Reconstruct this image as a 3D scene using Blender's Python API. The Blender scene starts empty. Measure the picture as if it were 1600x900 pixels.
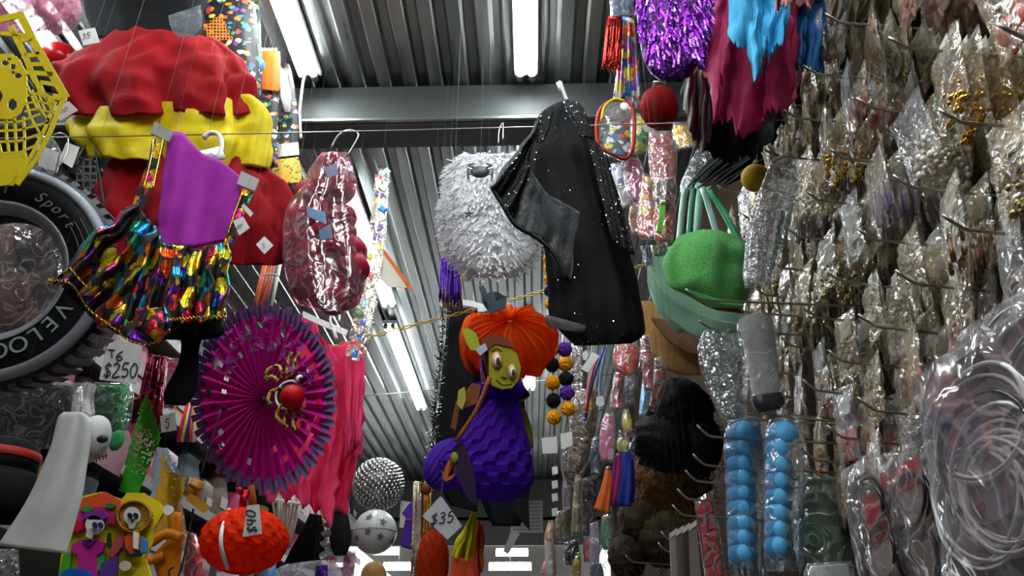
import bpy, bmesh, math, random
from mathutils import Vector, Matrix, noise
R = random.Random(7)
sc = bpy.context.scene
COL = sc.collection
# ------------------------------------------------------------------ camera
F, PITCH, YAW = 1200.0, math.radians(28.07), 0.0243
CAM = Vector((0, 0, 1.5))
RT = Vector((math.cos(YAW), math.sin(YAW), 0))
FW = Vector((-math.sin(YAW) * math.cos(PITCH), math.cos(YAW) * math.cos(PITCH), math.sin(PITCH)))
UP = RT.cross(FW)
cd = bpy.data.cameras.new('camera'); cam = bpy.data.objects.new('camera', cd); COL.objects.link(cam)
cd.sensor_width = 36; cd.lens = 27.0; cd.clip_start = 0.02; cd.clip_end = 200
cam.matrix_world = Matrix(((RT.x, UP.x, -FW.x, CAM.x), (RT.y, UP.y, -FW.y, CAM.y), (RT.z, UP.z, -FW.z, CAM.z), (0, 0, 0, 1)))
sc.camera = cam
# ------------------------------------------------------------------ world, exposure
w = bpy.data.worlds.new('world'); sc.world = w; w.use_nodes = True
w.node_tree.nodes['Background'].inputs[0].default_value = (.92, .97, 1, 1)
w.node_tree.nodes['Background'].inputs[1].default_value = 0.35
sc.view_settings.view_transform = 'Standard'; sc.view_settings.look = 'None'
sc.view_settings.exposure = 2.1; sc.view_settings.gamma = 1; sc.view_settings.use_curve_mapping = False
LAMP = 13.0            # emission of the fluorescent tubes
cy = sc.cycles
cy.max_bounces = 7; cy.diffuse_bounces = 3; cy.glossy_bounces = 4; cy.transmission_bounces = 2; cy.transparent_max_bounces = 20
cy.caustics_reflective = False; cy.caustics_refractive = False; cy.sample_clamp_indirect = 6
cy.use_denoising = True
ZC = 3.95              # underside of the roof
XL, XR, YB, YF = -2.45, 0.95, -3.2, 9.8
# ------------------------------------------------------------------ pixel <-> world while building
def ray(px, py): return FW + RT * ((px - 800) / F) + UP * ((450 - py) / F)
def W(px, py, Y):
    d = ray(px, py); return CAM + d * (Y / d.y)
def WX(px, py, X):
    d = ray(px, py); return CAM + d * (X / d.x)
def YX(px, py, X): return WX(px, py, X).y
def PX(px, py, Y): return (ray(px, py) * (Y / ray(px, py).y)).dot(FW) / F      # metres per pixel there
# ------------------------------------------------------------------ mesh accumulator
def cr(p, t):
    n = len(p) - 1; x = max(0, min(n - 1e-6, t * n)); i = int(x); u = x - i
    a, b, c, d = p[max(i - 1, 0)], p[i], p[i + 1], p[min(i + 2, n)]
    return [0.5 * (2 * B + (C - A) * u + (2 * A - 5 * B + 4 * C - D) * u * u + (3 * B - A - 3 * C + D) * u ** 3) for A, B, C, D in zip(a, b, c, d)]
def lin(p, t):
    n = len(p) - 1; x = max(0, min(n - 1e-6, t * n)); i = int(x); u = x - i
    return [A + (B - A) * u for A, B in zip(p[i], p[i + 1])]
class M:
    def __init__(s): s.v = []; s.f = []
    def add(s, vs, fs):
        b = len(s.v); s.v += [Vector(x) for x in vs]; s.f += [tuple(b + i for i in f) for f in fs]; return s
    def loft(s, rings, caps=(1, 1), closed=True):
        n = len(rings[0]); fs = []
        for k in range(len(rings) - 1):
            for i in range(n if closed else n - 1):
                j = (i + 1) % n
                fs.append((k * n + i, k * n + j, (k + 1) * n + j, (k + 1) * n + i))
        if caps[0]: fs.append(tuple(range(n))[::-1])
        if caps[1]: fs.append(tuple((len(rings) - 1) * n + i for i in range(n)))
        return s.add([p for r in rings for p in r], fs)
    def tube(s, pts, r, n=6, r1=None):
        pts = [Vector(p) for p in pts]; rings = []; m = len(pts)
        ref = None
        for i, p in enumerate(pts):
            t = (pts[min(i + 1, m - 1)] - pts[max(i - 1, 0)]).normalized()
            if ref is None: ref = t.orthogonal().normalized()
            a = (ref - t * ref.dot(t)); a = a.normalized() if a.length > 1e-6 else t.orthogonal().normalized()
            ref = a; b = t.cross(a)
            q = r if r1 is None else r + (r1 - r) * i / (m - 1)
            rings.append([p + (a * math.cos(2 * math.pi * k / n) + b * math.sin(2 * math.pi * k / n)) * q for k in range(n)])
        return s.loft(rings)
    def box(s, c, sx, sy, sz, rot=None):
        c = Vector(c); vs = []
        for x in (-.5, .5):
            for y in (-.5, .5):
                for z in (-.5, .5):
                    q = Vector((x * sx, y * sy, z * sz)); vs.append(c + (rot @ q if rot else q))
        return s.add(vs, [(0, 1, 3, 2), (4, 6, 7, 5), (0, 4, 5, 1), (2, 3, 7, 6), (0, 2, 6, 4), (1, 5, 7, 3)])
    def ball(s, c, rx, ry=None, rz=None, nu=16, nv=10, fn=None, rot=None):
        c = Vector(c); ry = ry or rx; rz = rz or rx; vs = []; fs = []
        for j in range(nv + 1):
            th = math.pi * (0.02 + 0.96 * j / nv)
            for i in range(nu):
                ph = 2 * math.pi * i / nu; k = fn(ph, th, i, j) if fn else 1
                q = Vector((rx * math.sin(th) * math.cos(ph), ry * math.sin(th) * math.sin(ph), rz * math.cos(th))) * k
                vs.append(c + (rot @ q if rot else q))
        for j in range(nv):
            for i in range(nu):
                k = (i + 1) % nu; fs.append((j * nu + i, (j + 1) * nu + i, (j + 1) * nu + k, j * nu + k))
        fs += [tuple(range(nu)), tuple(nv * nu + i for i in range(nu))[::-1]]
        return s.add(vs, fs)
    def prism(s, pts, d):
        n = len(pts); d = Vector(d); pts = [Vector(p) for p in pts]
        return s.add(pts + [p + d for p in pts], [tuple(range(n)), tuple(range(2 * n - 1, n - 1, -1))] + [(i, n + i, n + (i + 1) % n, (i + 1) % n) for i in range(n)])
    def grid(s, fn, nu, nv, drop=None):
        vs = [fn(i / nu, j / nv) for j in range(nv + 1) for i in range(nu + 1)]
        fs = [(j * (nu + 1) + i, j * (nu + 1) + i + 1, (j + 1) * (nu + 1) + i + 1, (j + 1) * (nu + 1) + i) for j in range(nv) for i in range(nu) if not (drop and drop(i, j))]
        return s.add(vs, fs)
    def torus(s, c, R0, r, ax=None, n=20, m=5, squash=1):
        c = Vector(c); ax = ax or Matrix.Identity(3)
        rings = [[c + ax @ Vector(((R0 + r * math.cos(b)) * math.cos(a), (R0 + r * math.cos(b)) * math.sin(a) * squash, r * math.sin(b))) for b in [2 * math.pi * k / m for k in range(m)]] for a in [2 * math.pi * i / n for i in range(n + 1)]]
        return s.loft(rings, (0, 0))
WL = {}
def mesh_of(name, m, mt, smooth=True, origin=None):
    lo = Vector([min(p[i] for p in m.v) for i in range(3)]); hi = Vector([max(p[i] for p in m.v) for i in range(3)])
    c = origin if origin is not None else Vector(((lo.x + hi.x) / 2, (lo.y + hi.y) / 2, lo.z))
    me = bpy.data.meshes.new(name); me.from_pydata([tuple(p - c) for p in m.v], [], m.f)
    if smooth: me.polygons.foreach_set('use_smooth', [True] * len(me.polygons))
    if mt: me.materials.append(mt)
    me.update(); return me, c
def part(name, m, mt, parent=None, label=None, smooth=True, solid=0, kind=None, sub=0):
    me, c = mesh_of(name, m, mt, smooth)
    o = bpy.data.objects.new(name, me); COL.objects.link(o)
    if parent is not None: o.parent = parent; o.location = c - WL[parent.name]
    else: o.location = c
    WL[o.name] = c
    if label: o['label'] = label
    if kind: o['kind'] = kind
    if solid:
        d = o.modifiers.new('thickness', 'SOLIDIFY'); d.thickness = solid; d.offset = 0
    if sub:
        d = o.modifiers.new('smooth', 'SUBSURF'); d.levels = d.render_levels = sub
    return o
def tag(o, label, cat, group=None, kind=None):
    o['label'] = label; o['category'] = cat
    if group: o['group'] = group
    if kind: o['kind'] = kind
    return o
def thing(name, label, cat, loc, group=None):
    o = bpy.data.objects.new(name, None); COL.objects.link(o); o.location = loc; o.empty_display_size = .02
    WL[o.name] = Vector(loc); return tag(o, label, cat, group)
def solo(name, m, mt, label, cat, group=None, **k):
    return tag(part(name, m, mt, None, **k), label, cat, group)
def struct(name, m, mt, parent=None, **k):
    o = part(name, m, mt, parent, **k)
    if parent is None: o['kind'] = 'structure'
    return o
def copy_tree(o, parent=None):
    c = o.copy(); COL.objects.link(c)
    if parent: c.parent = parent
    for ch in o.children: copy_tree(ch, c)
    return c
# ------------------------------------------------------------------ shapes laid over the photograph's outlines at their own depth
def drape(rows, Y, ratio=.35, depth=None, amp=(0, .06), k=7, n=40, m=14, wob=.02, seed=0, caps=(1, 1), smooth_rows=True, yt=0, drift=.8):
    """Body of cloth or film lofted through rows (xl, yl, xr, yr); elliptical, with folds that grow downwards."""
    mm = M(); rings = []; rr = random.Random(seed); ph = rr.uniform(0, 6)
    for j in range(m + 1):
        t = j / m; xl, yl, xr, yr = (cr if smooth_rows else lin)(rows, t)
        A, B = W(xl, yl, Y + yt * t), W(xr, yr, Y + yt * t); C = (A + B) / 2; a = (B - A) / 2
        b = ray((xl + xr) / 2, (yl + yr) / 2).normalized() * (depth if depth else max(a.length * ratio, .004)); am = amp[0] + (amp[1] - amp[0]) * t
        ring = []
        for i in range(n):
            th = 2 * math.pi * i / n
            q = 1 + am * math.sin(k * th + ph + drift * math.sin(3 * t + ph)) + am * .5 * math.sin((2 * k + 1) * th + 2 * t)
            p = C + a * (math.cos(th) * (1 + (q - 1) * .5)) + b * (math.sin(th) * (1 + (q - 1) * 2.2))
            nz = noise.noise_vector(p * 14 + Vector((seed, 0, 0))) * wob * a.length
            ring.append(p + nz)
        rings.append(ring)
    return mm.loft(rings, caps)
def curtain(top, bot, Y, nu=40, nv=16, amp=.012, k=5, seed=0, fade=.3, lift=0):
    """Hanging sheet between a top and a bottom outline, folds running down it."""
    mm = M(); rr = random.Random(seed); ph = rr.uniform(0, 6)
    def fn(u, v):
        a, b = lin(top, u), lin(bot, u); x = a[0] + (b[0] - a[0]) * v; y = a[1] + (b[1] - a[1]) * v
        f = fade + (1 - fade) * v
        o = amp * f * (math.sin(2 * math.pi * k * u + ph + 1.2 * math.sin(2.2 * v + ph)) + .5 * math.sin(2 * math.pi * k * 2.3 * u + v * 3))
        p = W(x, y, Y + o + lift * v)
        return p + noise.noise_vector(p * 18) * amp * .5
    return mm.grid(fn, nu, nv)
def plate(poly, Y, th=.003, m=None): 
    m = m or M(); return m.prism([W(x, y, Y) for x, y in poly], (0, th, 0))
def disc(cx, cy_, rx, ry, Y, th=.003, n=24, m=None, a0=0, a1=360):
    m = m or M(); pts = []
    full = a1 - a0 >= 360
    for i in range(n if full else n + 1):
        a = math.radians(a0 + (a1 - a0) * i / n); pts.append(W(cx + rx * math.cos(a), cy_ - ry * math.sin(a), Y))
    return m.prism(pts, (0, th, 0))
def ptube(pts, Y, rpx, n=6, m=None, smooth=3, yf=None):
    m = m or M(); N = max(2, (len(pts) - 1) * smooth + 1) if smooth > 1 else len(pts)
    q = [cr(pts, i / (N - 1)) for i in range(N)] if smooth > 1 else pts
    P = [W(p[0], p[1], Y if len(p) < 3 else p[2]) for p in q]
    return m.tube(P, rpx * PX(pts[0][0], pts[0][1], Y), n)
def strip(pts, wpx, Y, th=.002, m=None):
    m = m or M(); n = len(pts); L = []; Rr = []
    for i, (x, y) in enumerate(pts):
        a, b = pts[max(i - 1, 0)], pts[min(i + 1, n - 1)]; dx, dy = b[0] - a[0], b[1] - a[1]; l = math.hypot(dx, dy) or 1
        nx, ny = -dy / l * wpx / 2, dx / l * wpx / 2
        L.append(W(x + nx, y + ny, Y)); Rr.append(W(x - nx, y - ny, Y))
    for i in range(n - 1): m.prism([L[i], L[i + 1], Rr[i + 1], Rr[i]], (0, th, 0))
    return m
def cord(parent, px, py, Y, mt, name='string', r=.00035, top=ZC + .004):
    p = W(px, py, Y)
    return part(name, M().tube([p, Vector((p.x, p.y, top))], r, 4), mt, parent)
def inside(poly, x, y):
    c = False; n = len(poly)
    for i in range(n):
        x0, y0 = poly[i]; x1, y1 = poly[i - 1]
        if (y0 > y) != (y1 > y) and x < (x1 - x0) * (y - y0) / (y1 - y0) + x0: c = not c
    return c
def lattice(poly, Y, cell, hole=.5, th=.0015, seed=0, yf=None, full=None, rot=0):
    """Punched sheet: real holes in a polygon; full(x, y) marks the unpunched area."""
    m = M(); rr = random.Random(seed); yf = yf or (lambda x, y: Y)
    ca, sa = math.cos(math.radians(rot)), math.sin(math.radians(rot))
    bk = lambda a, b: (a * ca - b * sa, a * sa + b * ca); pr = [(p[0] * ca + p[1] * sa, -p[0] * sa + p[1] * ca) for p in poly]
    x0, x1 = min(p[0] for p in pr), max(p[0] for p in pr); y0, y1 = min(p[1] for p in pr), max(p[1] for p in pr)
    y = y0
    while y < y1:
        x = x0
        while x < x1:
            cx, cy_ = bk(x + cell / 2, y + cell / 2)
            if inside(poly, cx, cy_):
                q = [bk(x, y), bk(x + cell, y), bk(x + cell, y + cell), bk(x, y + cell)]
                Q = [W(a, b, yf(a, b)) for a, b in q]
                if (full and full(cx, cy_)) or rr.random() > hole: m.prism(Q, (0, th, 0))
                else:
                    i0 = .22 + .08 * rr.random(); C = sum(Q, Vector()) / 4; I = [p + (C - p) * i0 * 1.2 for p in Q]
                    for i in range(4): j = (i + 1) % 4; m.prism([Q[i], Q[j], I[j], I[i]], (0, th, 0))
            x += cell
        y += cell
    return m
ORD = 'first second third fourth fifth sixth seventh eighth ninth tenth eleventh twelfth thirteenth fourteenth fifteenth sixteenth seventeenth eighteenth nineteenth twentieth twenty-first twenty-second'.split()
GL = {'T': [[(0, 1), (.8, 1)], [(.4, 1), (.4, 0)]], '6': [[(.65, 1), (.2, .6), (.05, .25), (.2, 0), (.5, 0), (.65, .22), (.45, .42), (.12, .3)]],
      '$': [[(.65, .8), (.4, .92), (.1, .75), (.3, .52), (.6, .35), (.55, .12), (.25, .08), (.02, .2)], [(.4, 1.08), (.3, -.1)]],
      '2': [[(.05, .8), (.3, 1), (.6, .8), (.4, .45), (0, 0), (.7, .05)]], '5': [[(.65, 1), (.2, .97), (.12, .55), (.45, .6), (.62, .3), (.4, .02), (.05, .08)]],
      '0': [[(.35, 1), (.05, .6), (.1, .1), (.4, 0), (.65, .4), (.6, .85), (.35, 1)]], '3': [[(.05, .9), (.4, 1), (.55, .75), (.25, .55), (.6, .35), (.45, .03), (.05, .08)]],
      '4': [[(.1, 1), (.05, .45), (.65, .5)], [(.5, .95), (.48, 0)]], 'A': [[(0, 0), (.35, 1), (.7, 0)], [(.15, .4), (.55, .4)]],
      '8': [[(.35, .55), (.1, .8), (.35, 1), (.6, .8), (.35, .55), (.05, .25), (.35, 0), (.65, .25), (.35, .55)]],
      'S': [[(.65, .85), (.4, 1), (.1, .8), (.3, .52), (.6, .3), (.4, 0), (.05, .15)]], 'p': [[(.1, .6), (.1, -.35)], [(.1, .5), (.4, .6), (.55, .3), (.35, 0), (.1, .1)]],
      'o': [[(.3, .6), (.05, .3), (.3, 0), (.55, .3), (.3, .6)]], 'r': [[(.1, .6), (.1, 0)], [(.1, .4), (.3, .6), (.5, .55)]], 't': [[(.25, .95), (.25, .1), (.5, 0)], [(.05, .6), (.5, .6)]]}
def writing(txt, ox, oy, ux, uy, Y, rpx, gap=.85):
    """Pen strokes: origin pixel, ux = one letter height along the line, uy = up."""
    m = M(); adv = 0
    for ch in txt:
        for st in GL.get(ch, []):
            P = [W(ox + (adv + a) * ux[0] + b * uy[0], oy + (adv + a) * ux[1] - b * uy[1], Y) for a, b in ([cr(st, i / (3 * len(st))) for i in range(3 * len(st) + 1)] if len(st) > 2 else st)]
            m.tube(P, rpx * PX(ox, oy, Y), 4)
        adv += gap
    return m
# ------------------------------------------------------------------ materials
def nt(name):
    m = bpy.data.materials.new(name); m.use_nodes = True; t = m.node_tree; t.nodes.clear()
    o = t.nodes.new('ShaderNodeOutputMaterial'); return m, t, o
def nd(t, ty, **k):
    n = t.nodes.new(ty)
    for a, b in k.items(): setattr(n, a, b)
    return n
def sg(h):
    h = h.lstrip('#'); return tuple(((int(h[i:i + 2], 16) / 255) ** 2.2) for i in (0, 2, 4)) + (1,)
def coords(t):
    return nd(t, 'ShaderNodeTexCoord').outputs['Object']
def principled(t, col=None, rough=.7, metal=0, sheen=0, spec=.5, trans=0, alpha=1):
    b = nd(t, 'ShaderNodeBsdfPrincipled')
    if col: b.inputs['Base Color'].default_value = col
    b.inputs['Roughness'].default_value = rough; b.inputs['Metallic'].default_value = metal
    b.inputs['Sheen Weight'].default_value = sheen; b.inputs['Specular IOR Level'].default_value = spec
    return b
def bump(t, src, strength=.3, dist=.004):
    b = nd(t, 'ShaderNodeBump'); b.inputs['Strength'].default_value = strength; b.inputs['Distance'].default_value = dist
    t.links.new(src, b.inputs['Height']); return b.outputs[0]
def ntex(t, co, scale, detail=3, rough=.55, dist=0):
    n = nd(t, 'ShaderNodeTexNoise'); n.inputs['Scale'].default_value = scale; n.inputs['Detail'].default_value = detail
    n.inputs['Roughness'].default_value = rough; n.inputs['Distortion'].default_value = dist
    t.links.new(co, n.inputs['Vector']); return n
def ramp(t, src, stops, interp='LINEAR'):
    r = nd(t, 'ShaderNodeValToRGB'); r.color_ramp.interpolation = interp; e = r.color_ramp.elements
    while len(e) > 1: e.remove(e[-1])
    for i, (p, c) in enumerate(stops):
        if i == 0: e[0].position = p; e[0].color = c
        else: q = e.new(p); q.color = c
    t.links.new(src, r.inputs[0]); return r.outputs[0]
CACHE = {}
def cached(fn):
    def g(*a, **k):
        key = (fn.__name__, a, tuple(sorted(k.items())))
        if key not in CACHE: CACHE[key] = fn(*a, **k)
        return CACHE[key]
    return g
@cached
def cloth(h, rough=.85, bs=.35, scale=45, sheen=.25, var=.15, thru=0.0, name='cloth'):
    m, t, o = nt(name); c = coords(t); n = ntex(t, c, scale, 4); col = sg(h)
    dk = tuple(x * (1 - var) for x in col[:3]) + (1,); lt = tuple(min(1, x * (1 + var * .6)) for x in col[:3]) + (1,)
    cc = ramp(t, n.outputs[0], [(.3, dk), (.7, lt)])
    b = principled(t, None, rough, 0, sheen * .2, spec=.18); b.inputs['Sheen Tint'].default_value = col; t.links.new(cc, b.inputs['Base Color'])
    t.links.new(bump(t, n.outputs[0], bs), b.inputs['Normal']); out = b.outputs[0]
    if thru:
        tr = nd(t, 'ShaderNodeBsdfTranslucent'); t.links.new(cc, tr.inputs[0]); mx = nd(t, 'ShaderNodeMixShader'); mx.inputs[0].default_value = thru
        t.links.new(out, mx.inputs[1]); t.links.new(tr.outputs[0], mx.inputs[2]); out = mx.outputs[0]
    t.links.new(out, o.inputs[0]); return m
def tissue(h): return cloth(h, .8, .15, 90, .1, .12, .45, 'tissue_paper')
def paper(h='#e4e2de'): return cloth(h, .75, .08, 60, 0, .05, .12, 'paper')
@cached
def plastic(h, rough=.3, bs=.05, spec=.5):
    m, t, o = nt('plastic'); c = coords(t); n = ntex(t, c, 25); b = principled(t, sg(h), rough, spec=spec)
    t.links.new(bump(t, n.outputs[0], bs), b.inputs['Normal']); t.links.new(b.outputs[0], o.inputs[0]); return m
@cached
def metal(h='#9a9a98', rough=.3, bs=.05, scale=20):
    m, t, o = nt('metal'); c = coords(t); n = ntex(t, c, scale); b = principled(t, sg(h), rough, 1)
    t.links.new(bump(t, n.outputs[0], bs), b.inputs['Normal']); t.links.new(b.outputs[0], o.inputs[0]); return m
@cached
def foil(h, rough=.22, bs=.8, scale=55):
    m, t, o = nt('foil'); c = coords(t); n = ntex(t, c, scale, 3, .6, .6); b = principled(t, sg(h), rough, .75)
    t.links.new(bump(t, n.outputs[0], bs, .01), b.inputs['Normal']); t.links.new(b.outputs[0], o.inputs[0]); return m
@cached
def film(tint='#ffffff', haze=.1, bs=.6, scale=15, edge=.45, rough=.12, clear=.93):
    """clear plastic bag: see-through, glossy, crumpled; milkier edge-on, with wrinkle highlights painted as whitish lines"""
    m, t, o = nt('clear_film'); c = coords(t); n = ntex(t, c, scale, 1.5, .5, 1.6); nb = bump(t, n.outputs[0], bs, .014)
    tc = sg(tint); tp = nd(t, 'ShaderNodeBsdfTransparent'); tp.inputs[0].default_value = tuple(x * clear for x in tc[:3]) + (1,)
    gl = nd(t, 'ShaderNodeBsdfGlossy'); gl.inputs['Roughness'].default_value = rough; gl.inputs['Color'].default_value = (1, 1, 1, 1); t.links.new(nb, gl.inputs['Normal'])
    df = nd(t, 'ShaderNodeBsdfDiffuse'); df.inputs[0].default_value = tc; t.links.new(nb, df.inputs['Normal'])
    b = nd(t, 'ShaderNodeMixShader'); b.inputs[0].default_value = .38; t.links.new(gl.outputs[0], b.inputs[1]); t.links.new(df.outputs[0], b.inputs[2])
    lw = nd(t, 'ShaderNodeLayerWeight'); lw.inputs[0].default_value = .32; t.links.new(nb, lw.inputs['Normal'])
    lo, hi = haze * .6, min(1, haze + .3)
    wrinkle_glints = ramp(t, n.outputs[0], [(.44, (lo,) * 3 + (1,)), (.5, (hi,) * 3 + (1,)), (.535, (lo,) * 3 + (1,)), (.63, (lo,) * 3 + (1,)), (.67, (hi * .8,) * 3 + (1,)), (.7, (lo,) * 3 + (1,))])  # whitish contour lines painted in as highlights along the wrinkles
    mu = nd(t, 'ShaderNodeMath', operation='MULTIPLY_ADD'); mu.inputs[1].default_value = edge; t.links.new(lw.outputs['Facing'], mu.inputs[0]); t.links.new(wrinkle_glints, mu.inputs[2]); mu.use_clamp = True
    mx = nd(t, 'ShaderNodeMixShader'); t.links.new(mu.outputs[0], mx.inputs[0]); t.links.new(tp.outputs[0], mx.inputs[1]); t.links.new(b.outputs[0], mx.inputs[2])
    t.links.new(mx.outputs[0], o.inputs[0]); return m
@cached
def sheer(h, cover=.5, scale=60):
    """net or tulle"""
    m, t, o = nt('tulle'); c = coords(t); n = ntex(t, c, scale, 3); b = principled(t, sg(h), .7, 0, .4); tp = nd(t, 'ShaderNodeBsdfTransparent')
    f = ramp(t, n.outputs[0], [(.3, (cover * .5,) * 3 + (1,)), (.7, (min(1, cover * 1.5),) * 3 + (1,))])
    mx = nd(t, 'ShaderNodeMixShader'); t.links.new(f, mx.inputs[0]); t.links.new(tp.outputs[0], mx.inputs[1]); t.links.new(b.outputs[0], mx.inputs[2]); t.links.new(mx.outputs[0], o.inputs[0]); return m
@cached
def pattern(base, cols, scale=25, thr=.55, rough=.6, met=0.0, bs=0.0, warp=.03, fine=2.6):
    """blotches of print on cloth, or of foil when met > 0"""
    m, t, o = nt('printed_cloth'); c = coords(t); n = ntex(t, c, scale * .7, 2); 
    mv = nd(t, 'ShaderNodeMix', data_type='VECTOR'); mv.inputs[0].default_value = warp; t.links.new(c, mv.inputs[4]); t.links.new(n.outputs[1], mv.inputs[5])
    v = nd(t, 'ShaderNodeTexVoronoi'); v.inputs['Scale'].default_value = scale; t.links.new(mv.outputs[1], v.inputs['Vector'])
    sp = nd(t, 'ShaderNodeSeparateColor'); t.links.new(v.outputs['Color'], sp.inputs[0])
    k = len(cols); cc = ramp(t, sp.outputs[0], [(i / k, sg(x)) for i, x in enumerate(cols)], 'CONSTANT')
    mk = ramp(t, v.outputs['Distance'], [(thr, (1, 1, 1, 1)), (thr + .04, (0, 0, 0, 1))])
    v2 = nd(t, 'ShaderNodeTexVoronoi'); v2.inputs['Scale'].default_value = scale * fine; t.links.new(c, v2.inputs['Vector'])
    m2 = ramp(t, v2.outputs['Distance'], [(.22, (.12, .12, .12, 1)), (.27, (1, 1, 1, 1))])
    mm = nd(t, 'ShaderNodeMath', operation='MULTIPLY'); t.links.new(mk, mm.inputs[0]); t.links.new(m2, mm.inputs[1])
    mx = nd(t, 'ShaderNodeMix', data_type='RGBA'); mx.inputs[6].default_value = sg(base); t.links.new(mm.outputs[0], mx.inputs[0]); t.links.new(cc, mx.inputs[7])
    b = principled(t, None, rough, 0); t.links.new(mx.outputs[2], b.inputs['Base Color'])
    if met:
        q = nd(t, 'ShaderNodeMath', operation='MULTIPLY'); q.inputs[1].default_value = met; t.links.new(mm.outputs[0], q.inputs[0]); t.links.new(q.outputs[0], b.inputs['Metallic'])
        r = ramp(t, mm.outputs[0], [(0, (.75,) * 3 + (1,)), (1, (.25,) * 3 + (1,))]); t.links.new(r, b.inputs['Roughness'])
    if bs:
        n3 = ntex(t, c, 70, 2); t.links.new(bump(t, n3.outputs[0], bs, .008), b.inputs['Normal'])
    t.links.new(b.outputs[0], o.inputs[0]); return m
@cached
def sequin(base='#0c0d10', spark='#e8f0ff', scale=420, dens=.06, rough=.5):
    """dark cloth with tiny tilted metal discs"""
    m, t, o = nt('sequined_cloth'); c = coords(t); v = nd(t, 'ShaderNodeTexVoronoi'); v.inputs['Scale'].default_value = scale; t.links.new(c, v.inputs['Vector'])
    sp = nd(t, 'ShaderNodeSeparateColor'); t.links.new(v.outputs['Color'], sp.inputs[0])
    mk = ramp(t, sp.outputs[1], [(1 - dens, (0, 0, 0, 1)), (1 - dens + .01, (1, 1, 1, 1))], 'CONSTANT')
    g = nd(t, 'ShaderNodeNewGeometry'); vm = nd(t, 'ShaderNodeVectorMath', operation='MULTIPLY_ADD'); vm.inputs[1].default_value = (1.3, 1.3, 1.3)
    s2 = nd(t, 'ShaderNodeVectorMath', operation='SUBTRACT'); s2.inputs[1].default_value = (.5, .5, .5); t.links.new(v.outputs['Color'], s2.inputs[0])
    t.links.new(s2.outputs[0], vm.inputs[0]); t.links.new(g.outputs['Normal'], vm.inputs[2]); nm = nd(t, 'ShaderNodeVectorMath', operation='NORMALIZE'); t.links.new(vm.outputs[0], nm.inputs[0])
    n = ntex(t, c, 30); a = principled(t, sg(base), rough, 0, .02, spec=.15); t.links.new(bump(t, n.outputs[0], .4), a.inputs['Normal'])
    b = principled(t, sg(spark), .12, 1); t.links.new(nm.outputs[0], b.inputs['Normal'])
    mx = nd(t, 'ShaderNodeMixShader'); t.links.new(mk, mx.inputs[0]); t.links.new(a.outputs[0], mx.inputs[1]); t.links.new(b.outputs[0], mx.inputs[2]); t.links.new(mx.outputs[0], o.inputs[0]); return m
@cached
def emit(h, s):
    m, t, o = nt('lit_tube'); e = nd(t, 'ShaderNodeEmission'); e.inputs[0].default_value = sg(h); e.inputs[1].default_value = s; t.links.new(e.outputs[0], o.inputs[0]); return m
@cached
def roofmat():
    m, t, o = nt('galvanised_steel'); c = coords(t); mp = nd(t, 'ShaderNodeMapping'); mp.inputs['Scale'].default_value = (6, .5, 6); t.links.new(c, mp.inputs[0])
    n = ntex(t, mp.outputs[0], 3, 5); cc = ramp(t, n.outputs[0], [(.3, sg('#7f8281')), (.7, sg('#a3a6a4'))])
    rr = ramp(t, n.outputs[0], [(.3, (.26,) * 3 + (1,)), (.7, (.4,) * 3 + (1,))])
    b = principled(t, None, .3, .9); t.links.new(cc, b.inputs['Base Color']); t.links.new(rr, b.inputs['Roughness'])
    n2 = ntex(t, c, 4, 3); t.links.new(bump(t, n2.outputs[0], .12, .02), b.inputs['Normal']); t.links.new(b.outputs[0], o.inputs[0]); return m
STEEL = metal('#a8a8a4', .28); DARKSTEEL = metal('#77746f', .35); NYLON = plastic('#4a4d4c', .5)
WHITEP = plastic('#e9e9e6', .35); PAPER = paper(); INK = plastic('#1b1b1d', .6)
FILM = film(); FILM2 = film('#fbf6ec', .14); BLACK = cloth('#0c0c0f', .85); BLACKSAT = cloth('#0b0c0f', .5, .4, 30, .1)
GOLD = metal('#c69a3c', .25, .3, 120); SILVER = metal('#d4d4d0', .2, .3, 120); BROWNM = metal('#8a6a4a', .3, .3, 100); PEARL = plastic('#e6ddcc', .25)
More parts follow.
